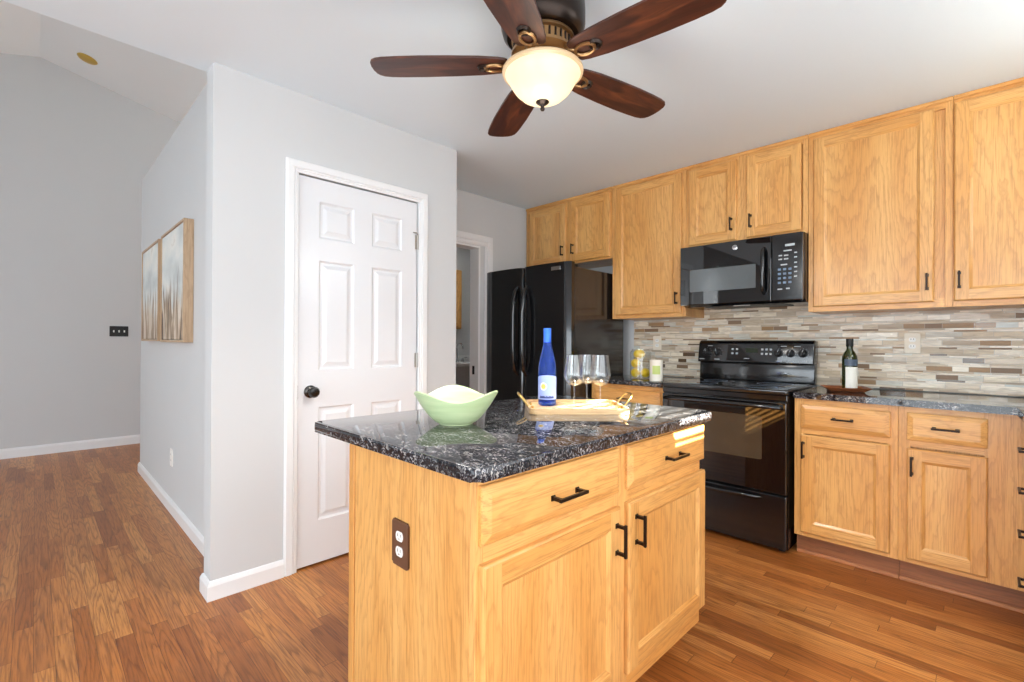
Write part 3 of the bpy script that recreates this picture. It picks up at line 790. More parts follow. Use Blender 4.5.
def base_cab(name, label, x0, x1, yf, yb, drawers, doors, stiles, rails, rz=0.0, origin=None, toe=0.057, zt=0.878, vg='oakZ', hg='oakX'):
    cx = (x0 + x1) / 2; W = x1 - x0
    r = thing(name, label, 'cabinet', origin or (cx, yf, 0), rz)
    D = yb - yf; mb = MB()
    mb.box((-W / 2, 0.019, 0.114), (W / 2, D, zt), vg, 0.001)
    face_frame(mb, W, 0.114, zt, [(a - cx, b - cx) for a, b in stiles], rails, vg=vg, hg=hg)
    mb.build('carcass', r)
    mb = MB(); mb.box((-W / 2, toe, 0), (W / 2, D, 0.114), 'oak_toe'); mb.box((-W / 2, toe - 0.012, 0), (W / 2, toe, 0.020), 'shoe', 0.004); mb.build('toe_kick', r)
    for (a, b, c0, c1, hl) in drawers:
        d = drawer_mb(b - a, c1 - c0, a - cx, c0, hg=hg).build('drawer', r)
        if hl: pull(d, (a + b) / 2 - cx, (c0 + c1) / 2 + 0.002, hl, False, -0.019)
    for (a, b, c0, c1, hx, hz) in doors:
        d = door_mb(b - a, c1 - c0, a - cx, c0, vg=vg, hg=hg).build('cabinet_door', r)
        if hx is not None: pull(d, hx - cx, hz, 0.092, True, -0.019)
    return r
YL = 3.0312
RL = [(0.114, 0.150), (0.684, 0.716), (0.846, 0.878)]
base_cab('base_cabinet', 'oak base cabinet right of the range, handle on its left edge', -0.7730, -0.3165, YL, 3.636,
         [(-0.740, -0.346, 0.714, 0.846, 0.096)], [(-0.740, -0.346, 0.138, 0.680, -0.725, 0.597)], [(-0.773, -0.728), (-0.358, -0.3165)], RL)
base_cab('base_cabinet', 'oak base cabinet in the corner near the right photo edge', -0.3155, 0.123, YL, 3.636,
         [(-0.282, -0.001, 0.716, 0.849, 0.100)], [(-0.282, -0.001, 0.138, 0.676, -0.263, 0.592)], [(-0.3155, -0.270), (-0.012, 0.123)], RL)
base_cab('base_cabinet', 'oak base cabinet half hidden between the fridge and the range', -2.160, -1.553, YL, 3.636,
         [(-2.13, -1.583, 0.714, 0.846, 0.10)], [(-2.13, -1.583, 0.138, 0.680, -1.62, 0.597)], [(-2.16, -2.118), (-1.595, -1.553)], RL)
# drawer bank of the run that turns towards the viewpoint
DB = [(0.69, 0.832), (0.525, 0.672), (0.345, 0.507), (0.138, 0.327)]
base_cab('drawer_cabinet', 'oak drawer bank turning the corner, only its pulls peek in', -0.20, 0.25, 0, 0.595,
         [(-0.185, 0.235, a, b, 0.10) for a, b in DB], [], [(-0.20, -0.17), (0.22, 0.25)], [(0.114, 0.15), (0.846, 0.878)],
         rz=-PI / 2, origin=(0.138, 2.785, 0), vg='oakZ', hg='oakX')

# countertops
def counter(name, label, poly, zb=0.879, zt=0.913, bev=0.010):
    xs = [p[0] for p in poly]; ys = [p[1] for p in poly]; o = ((min(xs) + max(xs)) / 2, (min(ys) + max(ys)) / 2, 0)
    mb = MB(); mb.prism([(p[0] - o[0], p[1] - o[1]) for p in poly], zb, zt, 'granite', bev, 3, smooth=True)
    return tag(mb.build(name, loc=o), label, 'countertop')
counter('countertop', 'long dark granite countertop right of the range, under the oil bottle',
        [(-0.7735, 3.001), (0.097, 3.001), (0.097, 2.53), (0.727, 2.53), (0.727, 3.630), (-0.7735, 3.630)])
counter('countertop', 'short dark granite countertop between the fridge and the range', [(-2.165, 3.001), (-1.5525, 3.001), (-1.5525, 3.630), (-2.165, 3.630)])

# tile backsplash
mb = MB()
for a, b, q0, q1 in ((-2.152, -1.545, 0.914, ZUB - 0.001), (-1.545, -0.775, 0.914, 1.857), (-0.775, 0.728, 0.914, ZUB - 0.001)):
    mb.box((a, 3.631, q0), (b, 3.6395, q1), 'tile')
bs = struct(mb.build('trim_2'), 'linear mosaic tile backsplash in beige, cream and brown strips', 'backsplash')

# ------------------------------------------------------------------ island
IX0, IX1, IY0, IY1 = -1.6025, -0.7665, 0.6604, 1.912
bx0, bx1, by0, by1 = -1.392, -0.8014, 0.6886, 1.846
cyI = (by0 + by1) / 2
isl = thing('kitchen_island', 'honey oak kitchen island with two drawers and two doors', 'kitchen island', (bx1, cyI, 0), PI / 2)
# local frame: x along +Y of the room, -y towards +X of the room
Wd = by1 - by0; Dp = bx1 - bx0
mb = MB()
mb.box((-Wd / 2 + 0.012, 0.019, 0.10), (Wd / 2 - 0.006, Dp - 0.02, 0.880), 'oakZ')
rel = lambda v: v - cyI
face_frame(mb, Wd, 0.094, 0.880, [(-Wd / 2, rel(0.712)), (rel(1.240), rel(1.318)), (rel(1.834), Wd / 2)], [(0.094, 0.17), (0.676, 0.735), (0.858, 0.880)])
mb.build('carcass', isl)
mb = MB()
mb.box((-Wd / 2, 0.0195, 0.0), (-Wd / 2 + 0.012, Dp - 0.034, 0.880), 'oakZ', 0.001)
mb.build('end_panel', isl)
mb = MB(); mb.box((-Wd / 2 - 0.004, Dp - 0.031, 0.0), (-Wd / 2 + 0.016, Dp, 0.880), 'oakZ', 0.003); mb.build('corner_moulding', isl)
mb = MB(); mb.prism([(0.0195, 0.094), (0.074, 0.094), (0.074, 0.0), (Dp - 0.02, 0.0), (Dp - 0.02, 0.880), (0.0195, 0.880)], Wd / 2 - 0.006, Wd / 2, 'oakZ', T=TP); mb.build('end_panel', isl)
mb = MB(); mb.box((-Wd / 2 + 0.016, Dp - 0.019, 0.0), (Wd / 2, Dp, 0.880), 'oakZ', 0.001); mb.build('back_panel', isl)
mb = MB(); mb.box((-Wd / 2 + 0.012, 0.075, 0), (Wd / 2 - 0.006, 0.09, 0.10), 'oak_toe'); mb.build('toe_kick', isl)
for (a, b, hx) in ((0.698, 1.254, 1.270 - 0.034), (1.300, 1.860, 1.352)):
    d = drawer_mb(b - a, 0.134, rel(a), 0.730).build('drawer', isl)
    pull(d, rel((a + b) / 2 + 0.006), 0.788, 0.118, False, -0.019)
    d = door_mb(b - a, 0.532, rel(a), 0.156).build('cabinet_door', isl)
    pull(d, rel(b - 0.026 if a < 1 else a + 0.040), 0.598, 0.098, True, -0.019)
# outlet on the end panel
ox, oz = (1.097, 0.650)       # |x| in room, height
ly = bx1 + ox    # local y of room x=-1.097
mb = MB()
T = Matrix.Translation((-Wd / 2, ly, oz)) @ Matrix(((0, 0, -1, 0), (-1, 0, 0, 0), (0, 1, 0, 0), (0, 0, 0, 1)))
mb.prism(rrect(-0.038, -0.060, 0.038, 0.060, 0.006), 0.0003, 0.007, 'brownplate', 0.004, 2, T)
pl = mb.build('outlet_plate', isl); pl['label'] = 'brown outlet plate with two white sockets'
for s in (-0.020, 0.020):
    mb = MB(); T2 = T @ Matrix.Translation((0, s, 0))
    poly = [(0.0165 * math.cos(a), max(-0.0125, min(0.0125, 0.0165 * math.sin(a)))) for a in [2 * PI * i / 24 for i in range(24)]]
    mb.prism(poly, 0.0068, 0.0088, 'white', 0, 1, T2)
    for q in (-0.006, 0.006): mb.prism([(q - .0012, -.001), (q + .0012, -.001), (q + .0012, .007), (q - .0012, .007)], 0.0086, 0.0091, 'slot', 0, 1, T2)
    mb.prism([(0.0022 * math.cos(a), -.0065 + 0.0022 * math.sin(a)) for a in [2 * PI * i / 10 for i in range(10)]], 0.0086, 0.0091, 'slot', 0, 1, T2)
    mb.build('socket', pl)['label'] = 'white socket'
# island top
poly = []
for cx_, cy_, r, a0 in ((IX1 - 0.02, IY0 + 0.02, 0.02, -PI / 2), (IX1 - 0.045, IY1 - 0.045, 0.045, 0), (IX0 + 0.02, IY1 - 0.02, 0.02, PI / 2), (IX0 + 0.014, IY0 + 0.014, 0.014, PI)):
    poly += arc(cx_, cy_, r, a0, a0 + PI / 2, 6)
counter('island_countertop', 'polished dark granite slab on top of the oak island', poly, 0.881, 0.9135, 0.009)

# ------------------------------------------------------------------ range
RX0, RX1 = -1.546, -0.786; rcx = (RX0 + RX1) / 2; RW = RX1 - RX0
rg = thing('range', 'black freestanding electric range with glass oven door', 'range', (rcx, 2.985, 0))
hw = RW / 2
mb = MB(); mb.box((-hw + .004, 0.0, 0.022), (hw - .004, 0.635, 0.895), 'black', 0.003)
mb.box((-hw + .03, .03, 0), (-hw + .06, .06, .022), 'blackmatte'); mb.box((hw - .06, .03, 0), (hw - .03, .06, .022), 'blackmatte'); mb.box((-hw + .03, .55, 0), (-hw + .06, .58, .022), 'blackmatte'); mb.box((hw - .06, .55, 0), (hw - .03, .58, .022), 'blackmatte')
mb.build('body', rg)
ct = MB(); ct.prism(rrect(-hw, -0.032, hw, 0.60, 0.014), 0.8955, 0.921, 'black', 0.009, 3, smooth=True)
ct.prism(rrect(-hw + .02, 0.0, hw - .02, 0.535, 0.012), 0.9205, 0.9225, 'blackglass', 0.0008, 1)
cto = ct.build('cooktop', rg)
for (x, y, r) in ((-0.19, 0.13, 0.115), (0.19, 0.13, 0.09), (-0.19, 0.40, 0.078), (0.19, 0.40, 0.105)):
    mb = MB(); mb.lathe([(r - 0.004, 0.9224), (r - 0.004, 0.9229), (r, 0.9229), (r, 0.9224)], 'btnblue', 40, (x, y, 0), close=True); mb.build('burner_ring', cto)
# oven door
mb = MB(); mb.box((-hw + .008, -0.028, 0.335), (hw - .008, -0.0005, 0.852), 'blackglass', 0.006, 2)
mb.box((-hw + .006, -0.018, 0.857), (hw - .006, -0.0005, 0.894), 'black', 0.006, 2)
od = mb.build('oven_door', rg)
mb = MB(); mb.prism(rrect(-0.245, 0.515, 0.245, 0.765, 0.012), 0.0282, 0.0288, 'ovenwindow', 0, 1, Matrix(((1, 0, 0, 0), (0, 0, -1, 0), (0, 1, 0, 0), (0, 0, 0, 1)))); mb.build('oven_window', od)['label'] = 'brownish window glass'
mb = MB(); pts = [(-hw + .035, -.028, .822), (-hw + .04, -.055, .826), (-hw + .08, -.068, .828)] + [(x, -.072, .829) for x in (-.2, -.1, 0, .1, .2)] + [(hw - .08, -.068, .828), (hw - .04, -.055, .826), (hw - .035, -.028, .822)]
mb.tube(pts, 0.014, 'black', 12, sx=0.8); mb.build('oven_handle', od)
# storage drawer
mb = MB(); mb.box((-hw + .008, -0.024, 0.024), (hw - .008, -0.0005, 0.326), 'black', 0.008, 2)
sdw = mb.build('storage_drawer', rg)
mb = MB(); pts = [(-.24, -.024, .298), (-.22, -.042, .300), (-.12, -.047, .297), (0, -.048, .294), (.12, -.047, .297), (.22, -.042, .300), (.24, -.024, .298)]
mb.tube(pts, [0.007, .011, .013, .013, .013, .011, .007], 'black', 10); mb.build('drawer_handle', sdw)
# backguard
G = MB()
def prof_x(pp, x0, x1, mat, mb, r=0.0):
    n = len(pp); vs = [(x0, a, b) for a, b in pp] + [(x1, a, b) for a, b in pp]
    fs = [tuple(range(n)), tuple(range(2 * n - 1, n - 1, -1))] + [(i, (i + 1) % n, (i + 1) % n + n, i + n) for i in range(n)]
    bm = bmesh.new(); V = [bm.verts.new(v) for v in vs]
    for f in fs: bm.faces.new([V[i] for i in f])
    if r: bmesh.ops.bevel(bm, geom=list(bm.edges), offset=r, segments=3, profile=0.5, affect='EDGES')
    mb.from_bm(bm, mat, r > 0)
prof_x([(.560, .9215), (.630, .9215), (.630, 1.05), (.568, 1.05)], -hw + .004, hw - .004, 'black', G, 0.006)
prof_x([(.528, 1.046), (.634, 1.046), (.634, 1.202), (.575, 1.206), (.553, 1.188)], -hw + .002, hw - .002, 'black', G, 0.010)
bgd = G.build('control_panel', rg)
# panel face frame: origin on the sloped face
fy = lambda z: .528 + (.553 - .528) * (z - 1.046) / (1.188 - 1.046)
tilt = math.atan2(.553 - .528, 1.188 - 1.046)
def face_T(x, z): return Matrix.Translation((x, fy(z), z)) @ Matrix.Rotation(PI / 2 - tilt, 4, 'X')
mb = MB(); mb.prism(rrect(-.185, -.058, .165, .058, .010), -0.001, 0.0022, 'blackglass', 0.001, 1, face_T(0.0, 1.117)); mb.build('display_panel', bgd)
mb = MB(); mb.prism(rrect(-.040, -.016, .040, .016, .003), 0.0, 0.003, 'display', 0, 1, face_T(0.0, 1.135)); mb.build('clock_display', bgd)['label'] = 'dim greenish clock display'
for x, z in [(-.128, 1.142), (-.098, 1.142), (-.128, 1.112), (-.098, 1.112), (.068, 1.142), (.096, 1.142), (.122, 1.142), (.068, 1.112), (.096, 1.112), (.122, 1.112)]:
    mb = MB(); mb.prism(rrect(-.0075, -.0065, .0075, .0065, .002), 0.0018, 0.0034, 'btn', 0, 1, face_T(x, z)); mb.build('button', bgd)
for x, z in [(-.345, 1.068), (-.235, 1.068), (.245, 1.068), (.175, 1.066), (.322, 1.066), (-.29, 1.165), (.20, 1.165), (.28, 1.165), (-.03, 1.078)]:
    mb = MB(); mb.prism(rrect(-.018, -.0022, .018, .0022, .001), 0.0002, 0.0026, 'btn', 0, 1, face_T(x, z)); mb.build('printed_mark', bgd)
for x in (-.309, -.232, .171, .243, .315):
    mb = MB(); T = face_T(x, 1.118)
    mb.lathe([(0.0, 0.0), (0.026, 0.0), (0.026, 0.004), (0.021, 0.007), (0.019, 0.022), (0.015, 0.026), (0.0, 0.026)], 'blackmatte', 24, T=T.to_3x3(), c=T.translation)
    mb.prism(rrect(-.005, -.020, .005, .020, .003), 0.022, 0.034, 'black', 0.001, 1, T @ Matrix.Rotation(0.35 if x < 0 else -0.3, 4, 'Z'))
    k = mb.build('knob', bgd)
    mb = MB(); mb.prism(rrect(-.0016, .004, .0016, .020, .0008), 0.0338, 0.0346, 'btn', 0, 1, T @ Matrix.Rotation(0.35 if x < 0 else -0.3, 4, 'Z')); mb.build('pointer', k)
    mb = MB()
    for q in range(9):
        a = PI * 1.25 - q * PI * 1.5 / 8
        mb.prism([(0.0315 * math.cos(a) + 0.0016 * math.cos(b), 0.0315 * math.sin(a) + 0.0016 * math.sin(b)) for b in [2 * PI * i / 6 for i in range(6)]], 0.0002, 0.0012, 'btn', 0, 1, T)
    mb.build('dial_marks', k)

# ------------------------------------------------------------------ microwave
MX0, MX1 = -1.5415, -0.7785; mcx = (MX0 + MX1) / 2; mw = (MX1 - MX0) / 2
mi = thing('microwave', 'black over-the-range microwave hung beneath the short oak cabinet', 'microwave', (mcx, 3.24, 1.436))
mb = MB(); prof_x([(0.0, .03), (.06, .0), (.385, .0), (.385, .418), (0.0, .418)], -mw, mw, 'black', mb, 0.003)
mb.build('body', mi)
dX = -mw + 0.590
mb = MB(); mb.box((-mw + .001, -0.022, 0.010), (dX, -0.0005, 0.417), 'blackglass', 0.005, 2); mdo = mb.build('microwave_door', mi)
TZ = lambda x, z, y: Matrix.Translation((x, y, z)) @ Matrix.Rotation(PI / 2, 4, 'X')
mb = MB(); mb.prism(rrect(-.215, -.076, .215, .076, .006), 0.0, 0.0006, 'mwwindow', 0, 1, TZ(-mw + .285, .176, -.0221)); mb.build('door_window', mdo)['label'] = 'grey see-through door window'
mb = MB(); hx = dX - 0.040
mb.tube([(hx, -.022, .060), (hx, -.050, .075), (hx, -.060, .11), (hx, -.062, .20), (hx, -.060, .29), (hx, -.050, .325), (hx, -.022, .34)], 0.011, 'black', 12); mb.build('door_handle', mdo)
mb = MB(); mb.box((dX + .002, -0.022, 0.010), (mw - .001, -0.0005, 0.417), 'black', 0.005, 2); mcp = mb.build('keypad_panel', mi)
px = (dX + mw) / 2 + 0.004
mb = MB(); mb.prism(rrect(-.026, -.007, .026, .007, .002), 0, .0008, 'btn', 0, 1, TZ(px + .012, .345, -.0221)); mb.build('clock_display', mcp)
for j in range(4):
    for i in range(3):
        mb = MB(); mb.prism(rrect(-.0085, -.0065, .0085, .0065, .002), 0, .0008, 'btnblue', 0, 1, TZ(px - .045 + i * .029, .200 - j * .027, -.0221)); mb.build('button', mcp)
for (x, z, w) in [(-.04, .285, .010), (-.008, .283, .012), (-.04, .262, .010), (-.008, .262, .012), (.043, .295, .008), (.043, .268, .008), (.043, .235, .008), (.043, .208, .008), (.043, .180, .008), (.043, .152, .008), (-.042, .080, .013), (.002, .082, .010), (.0, .312, .022), (-.02, .228, .018)]:
    mb = MB(); mb.prism(rrect(-w, -.004, w, .004, .0015), 0, .0008, 'btn', 0, 1, TZ(px + x, z, -.0221)); mb.build('button', mcp)
# round emblem
mb = MB(); mb.lathe([(0.0, 0.0), (0.0165, 0.0), (0.0165, 0.002), (0.0150, 0.0026), (0.0, 0.0026)], 'chrome', 28, (0, 0, 0), Matrix.Rotation(PI / 2, 3, 'X'))
emb = mb.build('emblem', mdo, (-mw + .372, -.0222, .372)); emb['label'] = 'small round silver emblem'
def text_mesh(s, size, mat, name, parent, loc, rot):
    cu = bpy.data.curves.new(name, 'FONT'); cu.body = s; cu.size = size; cu.extrude = 0.0003; cu.align_x = 'CENTER'; cu.align_y = 'CENTER'
    to = bpy.data.objects.new(name, cu); COL.objects.link(to)
    dg = bpy.context.evaluated_depsgraph_get(); me = bpy.data.meshes.new_from_object(to.evaluated_get(dg))
    bpy.data.objects.remove(to); me.materials.clear(); me.materials.append(M_[mat])
    o = bpy.data.objects.new(name, me); COL.objects.link(o); o.parent = parent; o.location = loc; o.rotation_euler = rot
    return o
text_mesh('GE', 0.017, 'blackmetal', 'emblem_lettering', mdo, (-mw + .372, -.0252, .372), (PI / 2, 0, 0))
# underside vent and lamp lens
mb = MB(); mb.box((-.25, .09, -.003), (.25, .30, .0), 'blackmatte'); mb.build('grease_filter', mi)
mb = MB(); mb.box((-.05, .068, -.002), (.05, .088, .001), 'white') ; mb.build('lamp_lens', mi)

# ------------------------------------------------------------------ refrigerator
FX0, FX1 = -3.126, -2.186; fcx = (FX0 + FX1) / 2; fh = (FX1 - FX0) / 2
fr = thing('refrigerator', 'tall glossy black side-by-side refrigerator', 'refrigerator', (fcx, 2.79, 0))
mb = MB(); mb.box((-fh + .004, 0.062, 0.03), (fh - .004, 0.74, 1.752), 'blacktex', 0.006, 2)
mb.box((-fh + .02, .045, 0.0), (fh - .02, .70, .03), 'blackmatte')
mb.box((fh - .10, .02, 1.752), (fh - .02, .12, 1.778), 'blackmatte', 0.004); mb.box((-fh + .02, .02, 1.752), (-fh + .10, .12, 1.778), 'blackmatte', 0.004)
mb.build('body', fr)
SPL = -0.02
def fdoor(x0, x1):
    # gently bowed front
    pts = []
    n = 14
    for i in range(n + 1):
        t = i / n; x = x0 + (x1 - x0) * t
        e = min(t, 1 - t) * (x1 - x0); rnd = 0.018
        y = -0.012 * math.sin(PI * t)
        if e < rnd: y += rnd - math.sqrt(max(0, rnd * rnd - (rnd - e) ** 2))
        pts.append((x, y))
    fine = []
    for i in range(6):
        e = 0.018 * (1 - math.cos(PI / 2 * i / 6)); pass
    poly = pts + [(x1, 0.055), (x0, 0.055)]
    mb = MB(); mb.prism(poly, 0.05, 1.790, 'black', 0.004, 2, smooth=True); return mb
dl = fdoor(-fh, SPL - .003).build('freezer_door', fr); drr = fdoor(SPL + .003, fh).build('fridge_door', fr)
for d, hx, s in ((dl, SPL - 0.040, -1), (drr, SPL + 0.062, 1)):
    mb = MB()
    pts = [(hx + s * .0, -.006, 1.63), (hx, -.040, 1.59), (hx, -.060, 1.52), (hx, -.066, 1.40), (hx, -.066, 1.15), (hx, -.060, 1.03), (hx, -.040, .96), (hx, -.006, .92)]
    mb.tube(pts, [.014, .020, .021, .019, .019, .021, .020, .014], 'black', 12, sx=1.0); mb.build('door_handle', d)
mb = MB(); mb.box((fh - .175, -.0125, 1.730), (fh - .085, -.006, 1.760), 'chrome', 0.0015); mb.build('badge', drr)['label'] = 'small silver badge plate'

# ------------------------------------------------------------------ ceiling fan
fan = thing('ceiling_fan', 'five-blade dark wood ceiling fan with a lit glass bowl', 'ceiling fan', (-1.1264, 1.2743, H))
mb = MB(); mb.lathe([(0.0, -.001), (.112, -.001), (.132, -.012), (.146, -.045), (.150, -.10), (.150, -.150), (.142, -.178), (.128, -.192), (.0, -.192)], 'bronze', 48); hs_ = mb.build('motor_housing', fan)
mb = MB(); mb.lathe([(0.0, -.190), (.106, -.190), (.112, -.196), (.112, -.204), (.102, -.208), (.102, -.240), (.112, -.244), (.112, -.254), (.100, -.262), (.075, -.268), (.075, -.290), (.0, -.290)], 'aged', 48)
for i in range(30):
    a = 2 * PI * i / 30; mb.box((-.003, -.003, -.238), (.003, .003, -.210), 'bronze')
    for k in range(len(mb.v) - 8, len(mb.v)):
        x, y, z = mb.v[k]; mb.v[k] = (x + .102 * math.cos(a), y + .102 * math.sin(a), z)
mb.build('flywheel', fan)
FB = -0.2830      # blade plane below the ceiling
for k in range(5):
    a = 0.120 + k * 2 * PI / 5
    Rz = Matrix.Rotation(a, 4, 'Z'); T = Rz @ Matrix.Translation((0, 0, FB)) @ Matrix.Rotation(math.radians(-6), 4, 'X') @ Matrix.Scale(1.02, 4, Vector((1, 0, 0)))
    up_ = []; dn = []
    prof = [(.122, .040), (.130, .050), (.155, .058), (.22, .066), (.32, .072), (.42, .0745), (.50, .073), (.55, .070), (.575, .066), (.590, .055), (.598, .040), (.601, .015)]
    poly = [(x, -w) for x, w in prof] + [(x, w) for x, w in prof[::-1]]
    mb = MB(); mb.prism(poly, -.004, .004, 'blade', 0.002, 2)
    b = mb.build('fan_blade', fan); b.matrix_local = T
    mb = MB()
    ring = [(.168 + .034 * math.cos(t), .024 * math.sin(t), -.009) for t in [2 * PI * i / 24 for i in range(24)]]
    mb.tube(ring, .0060, 'aged', 8, closed=True)
    for s in (-1, 1): mb.tube([(.092, s * .010, .040), (.105, s * .020, .018), (.118, s * .022, -.004), (.138, s * .014, -.009)], .0055, 'aged', 8)
    mb.lathe([(.014, -.006), (.019, -.014), (.024, -.006)], 'bronze', 20, (.206, 0, 0))
    ir = mb.build('blade_iron', b); ir['label'] = 'aged bronze blade bracket'
mb = MB(); mb.lathe([(0.085, -.285), (.125, -.300), (.140, -.304), (.1445, -.310), (.143, -.317), (.134, -.321)], 'glowrim', 56)
mb.lathe([(.134, -.321), (.128, -.327), (.122, -.338), (.113, -.356), (.098, -.378), (.076, -.398), (.050, -.411), (.022, -.417), (.0, -.418)], 'glow', 56)
mb.build('light_bowl', fan)['label'] = 'glowing cream glass bowl'
ld = bpy.data.lights.new('fan_lamp', 'SPOT'); ld.energy = 72.0; ld.shadow_soft_size = 0.09; ld.color = (1.0, 0.96, 0.90)
ld.spot_size = math.radians(140); ld.spot_blend = 0.7
lo = bpy.data.objects.new('fan_lamp', ld); COL.objects.link(lo); lo.parent = fan; lo.location = (0, 0, -0.47)
l2 = bpy.data.lights.new('fan_lamp_glow', 'POINT'); l2.energy = 6.0; l2.shadow_soft_size = 0.12; l2.color = (1.0, 0.96, 0.90)
l2o = bpy.data.objects.new('fan_lamp_glow', l2); COL.objects.link(l2o); l2o.parent = fan; l2o.location = (0, 0, -0.66)
mb = MB(); mb.lathe([(0, -.412), (.024, -.413), (.024, -.418), (.017, -.424), (.008, -.428), (.006, -.436), (.009, -.441), (.006, -.447), (0, -.449)], 'bronze', 20); mb.build('finial', fan)

# ------------------------------------------------------------------ things on the island
ZI = 0.9137
# sage bowl with three raised lobes
def bowl():
    mb = MB(); n = 72; m = 14; zb = 0.0
    def P(t, h, inner):
        lob = math.cos(3 * (t - PI / 4 - math.radians(100)))          # one peak away from the viewer, two at the sides
        R = 0.135 * (1 + 0.05 * lob); Hh = 0.097 + 0.015 * lob
        s = h
        r = 0.056 + (R - 0.056) * (s ** 0.82); z = 0.004 + (Hh - 0.004) * (s ** 1.22)
        if inner: r -= 0.006 + .002 * (1 - s); z += 0.004 * (1 - s)
        return (r * math.cos(t), r * math.sin(t), z)
    rows = []
    rows.append([(0.050 * math.cos(2 * PI * i / n), 0.050 * math.sin(2 * PI * i / n), 0.0) for i in range(n)])
    rows.append([(0.055 * math.cos(2 * PI * i / n), 0.055 * math.sin(2 * PI * i / n), 0.001) for i in range(n)])
    for j in range(m + 1): rows.append([P(2 * PI * i / n, j / m, False) for i in range(n)])
    top = rows[-1]; rows.append([(p[0] * .985, p[1] * .985, p[2] + .003) for p in top])
    for j in range(m, -1, -1): rows.append([P(2 * PI * i / n, j / m, True) for i in range(n)])
    vs = [p for r in rows for p in r]; fs = []
    for j in range(len(rows) - 1):
        for i in range(n): fs.append((j * n + i, j * n + (i + 1) % n, (j + 1) * n + (i + 1) % n, (j + 1) * n + i))
    fs.append(tuple(range(n))[::-1]); fs.append(tuple((len(rows) - 1) * n + i for i in range(n)))
    mb.add(vs, fs, 'greenbowl', True); return mb
tag(bowl().build('decorative_bowl', loc=(-1.244, 0.984, ZI)), 'sage green wavy-rimmed ceramic bowl on the granite island', 'bowl')

# wooden tray
TA = math.radians(46.9); TC = Vector((-1.188, 1.546)); TW, TD = 0.192, 0.150
tray = thing('serving_tray', 'pale wooden serving tray with gold loop handles on the island', 'tray', (TC.x, TC.y, ZI), TA)
mb = MB()
mb.prism(rrect(-TW, -TD, TW, TD, 0.03), 0.0, 0.010, 'tray', 0.002, 2)
o_ = rrect(-TW, -TD, TW, TD, 0.03, 8); i_ = rrect(-TW + .010, -TD + .010, TW - .010, TD - .010, 0.022, 8); n = len(o_)
vs = [(p[0], p[1], .009) for p in o_] + [(p[0], p[1], .021) for p in o_] + [(p[0], p[1], .021) for p in i_] + [(p[0], p[1], .009) for p in i_]
fs = []
for r in range(3):
    for i in range(n): fs.append((r * n + i, r * n + (i + 1) % n, (r + 1) * n + (i + 1) % n, (r + 1) * n + i))
mb.add(vs, fs, 'tray'); mb.build('tray_board', tray)
for s in (-1, 1):
    mb = MB(); x = s * (TW - .004)
    pts = [(x, -.052, .014), (x + s * .010, -.056, .030), (x + s * .030, -.050, .054), (x + s * .038, -.035, .062), (x + s * .040, 0, .064), (x + s * .038, .035, .062), (x + s * .030, .050, .054), (x + s * .010, .056, .030), (x, .052, .014)]
    mb.tube(pts, .0042, 'gold', 10)
    for e in (-1, 1): mb.lathe([(0, .008), (.009, .008), (.009, .016), (0, .018)], 'gold', 12, (x - s * .012, e * .052, .003))
    mb.build('tray_handle', tray)['label'] = 'gold loop handle'
tl = lambda x, y: TC + Vector((x * math.cos(TA) - y * math.sin(TA), x * math.sin(TA) + y * math.cos(TA)))
ZTR = ZI + 0.0102
# blue bottle
bp_ = (-1.290, 1.497)
bt = thing('wine_bottle', 'tall blue glass bottle with a lavender label on the tray', 'bottle', (bp_[0], bp_[1], ZTR))
bt.scale = (1, 1, 1.055)
mb = MB(); outer = [(0.0, 0.004), (.028, 0.0), (.0355, .004), (.037, .012), (.037, .135), (.0365, .150), (.033, .172), (.026, .200), (.019, .228), (.0152, .252), (.0145, .285), (.0155, .287), (.0155, .300)]
inner = [(r - .0028, z) for r, z in outer[3:]][::-1] + [(.0335, .016), (.015, .022), (0, .026)]
mb.lathe(outer + [(.011, .300)] + inner[1:], 'blueglass', 36); mb.build('glass_body', bt)
mb = MB(); mb.lathe([(.0149, .245), (.0160, .246), (.0160, .300), (.0150, .3015), (0, .3015)], 'bluecap', 28); mb.build('foil_cap', bt)['label'] = 'bright blue foil cap'
mb = MB(); n = 40; va = math.atan2(-bp_[1], -bp_[0])        # label faces the viewpoint
vs = []; fs = []
for i in range(n + 1):
    a = va - 1.75 + 3.5 * i / n
    zt = .108 + .012 * math.sin(PI * i / n)
    vs += [(.0375 * math.cos(a), .0375 * math.sin(a), .026), (.0375 * math.cos(a), .0375 * math.sin(a), zt)]
for i in range(n): fs.append((2 * i, 2 * i + 2, 2 * i + 3, 2 * i + 1))
mb.add(vs, fs, 'bluelabel', True); lb = mb.build('label', bt); lb['label'] = 'lavender paper label'
def wrap_disc(r0, r1, mat, ca, cz, R, name, par, seg=28, spikes=0):
    mb = MB(); vs = []; fs = []
    for i in range(seg):
        t = 2 * PI * i / seg; k = 1.0
        for rr in (r0, r1):
            q = rr * k; vs.append((R * math.cos(ca + q * math.cos(t) / R), R * math.sin(ca + q * math.cos(t) / R), cz + q * math.sin(t)))
    for i in range(seg): fs.append((2 * i, (2 * i + 2) % (2 * seg), (2 * i + 3) % (2 * seg), 2 * i + 1))
    if r0 < 1e-5: pass
    mb.add(vs, fs, mat, True); return mb.build(name, par)
wrap_disc(0.0001, .0150, 'cream', va - 0.42, .076, .0379, 'label_emblem', lb)
wrap_disc(0.0001, .0098, 'goldprint', va - 0.42, .076, .0382, 'label_emblem', lb)['label'] = 'golden sun disc'
mb = MB(); vs = []; fs = []
for i in range(13):
    a = va - 0.9 + 1.7 * i / 12; vs += [(.0378 * math.cos(a), .0378 * math.sin(a), .030), (.0378 * math.cos(a), .0378 * math.sin(a), .034 + .007 * abs(math.sin(i * 1.3)))]
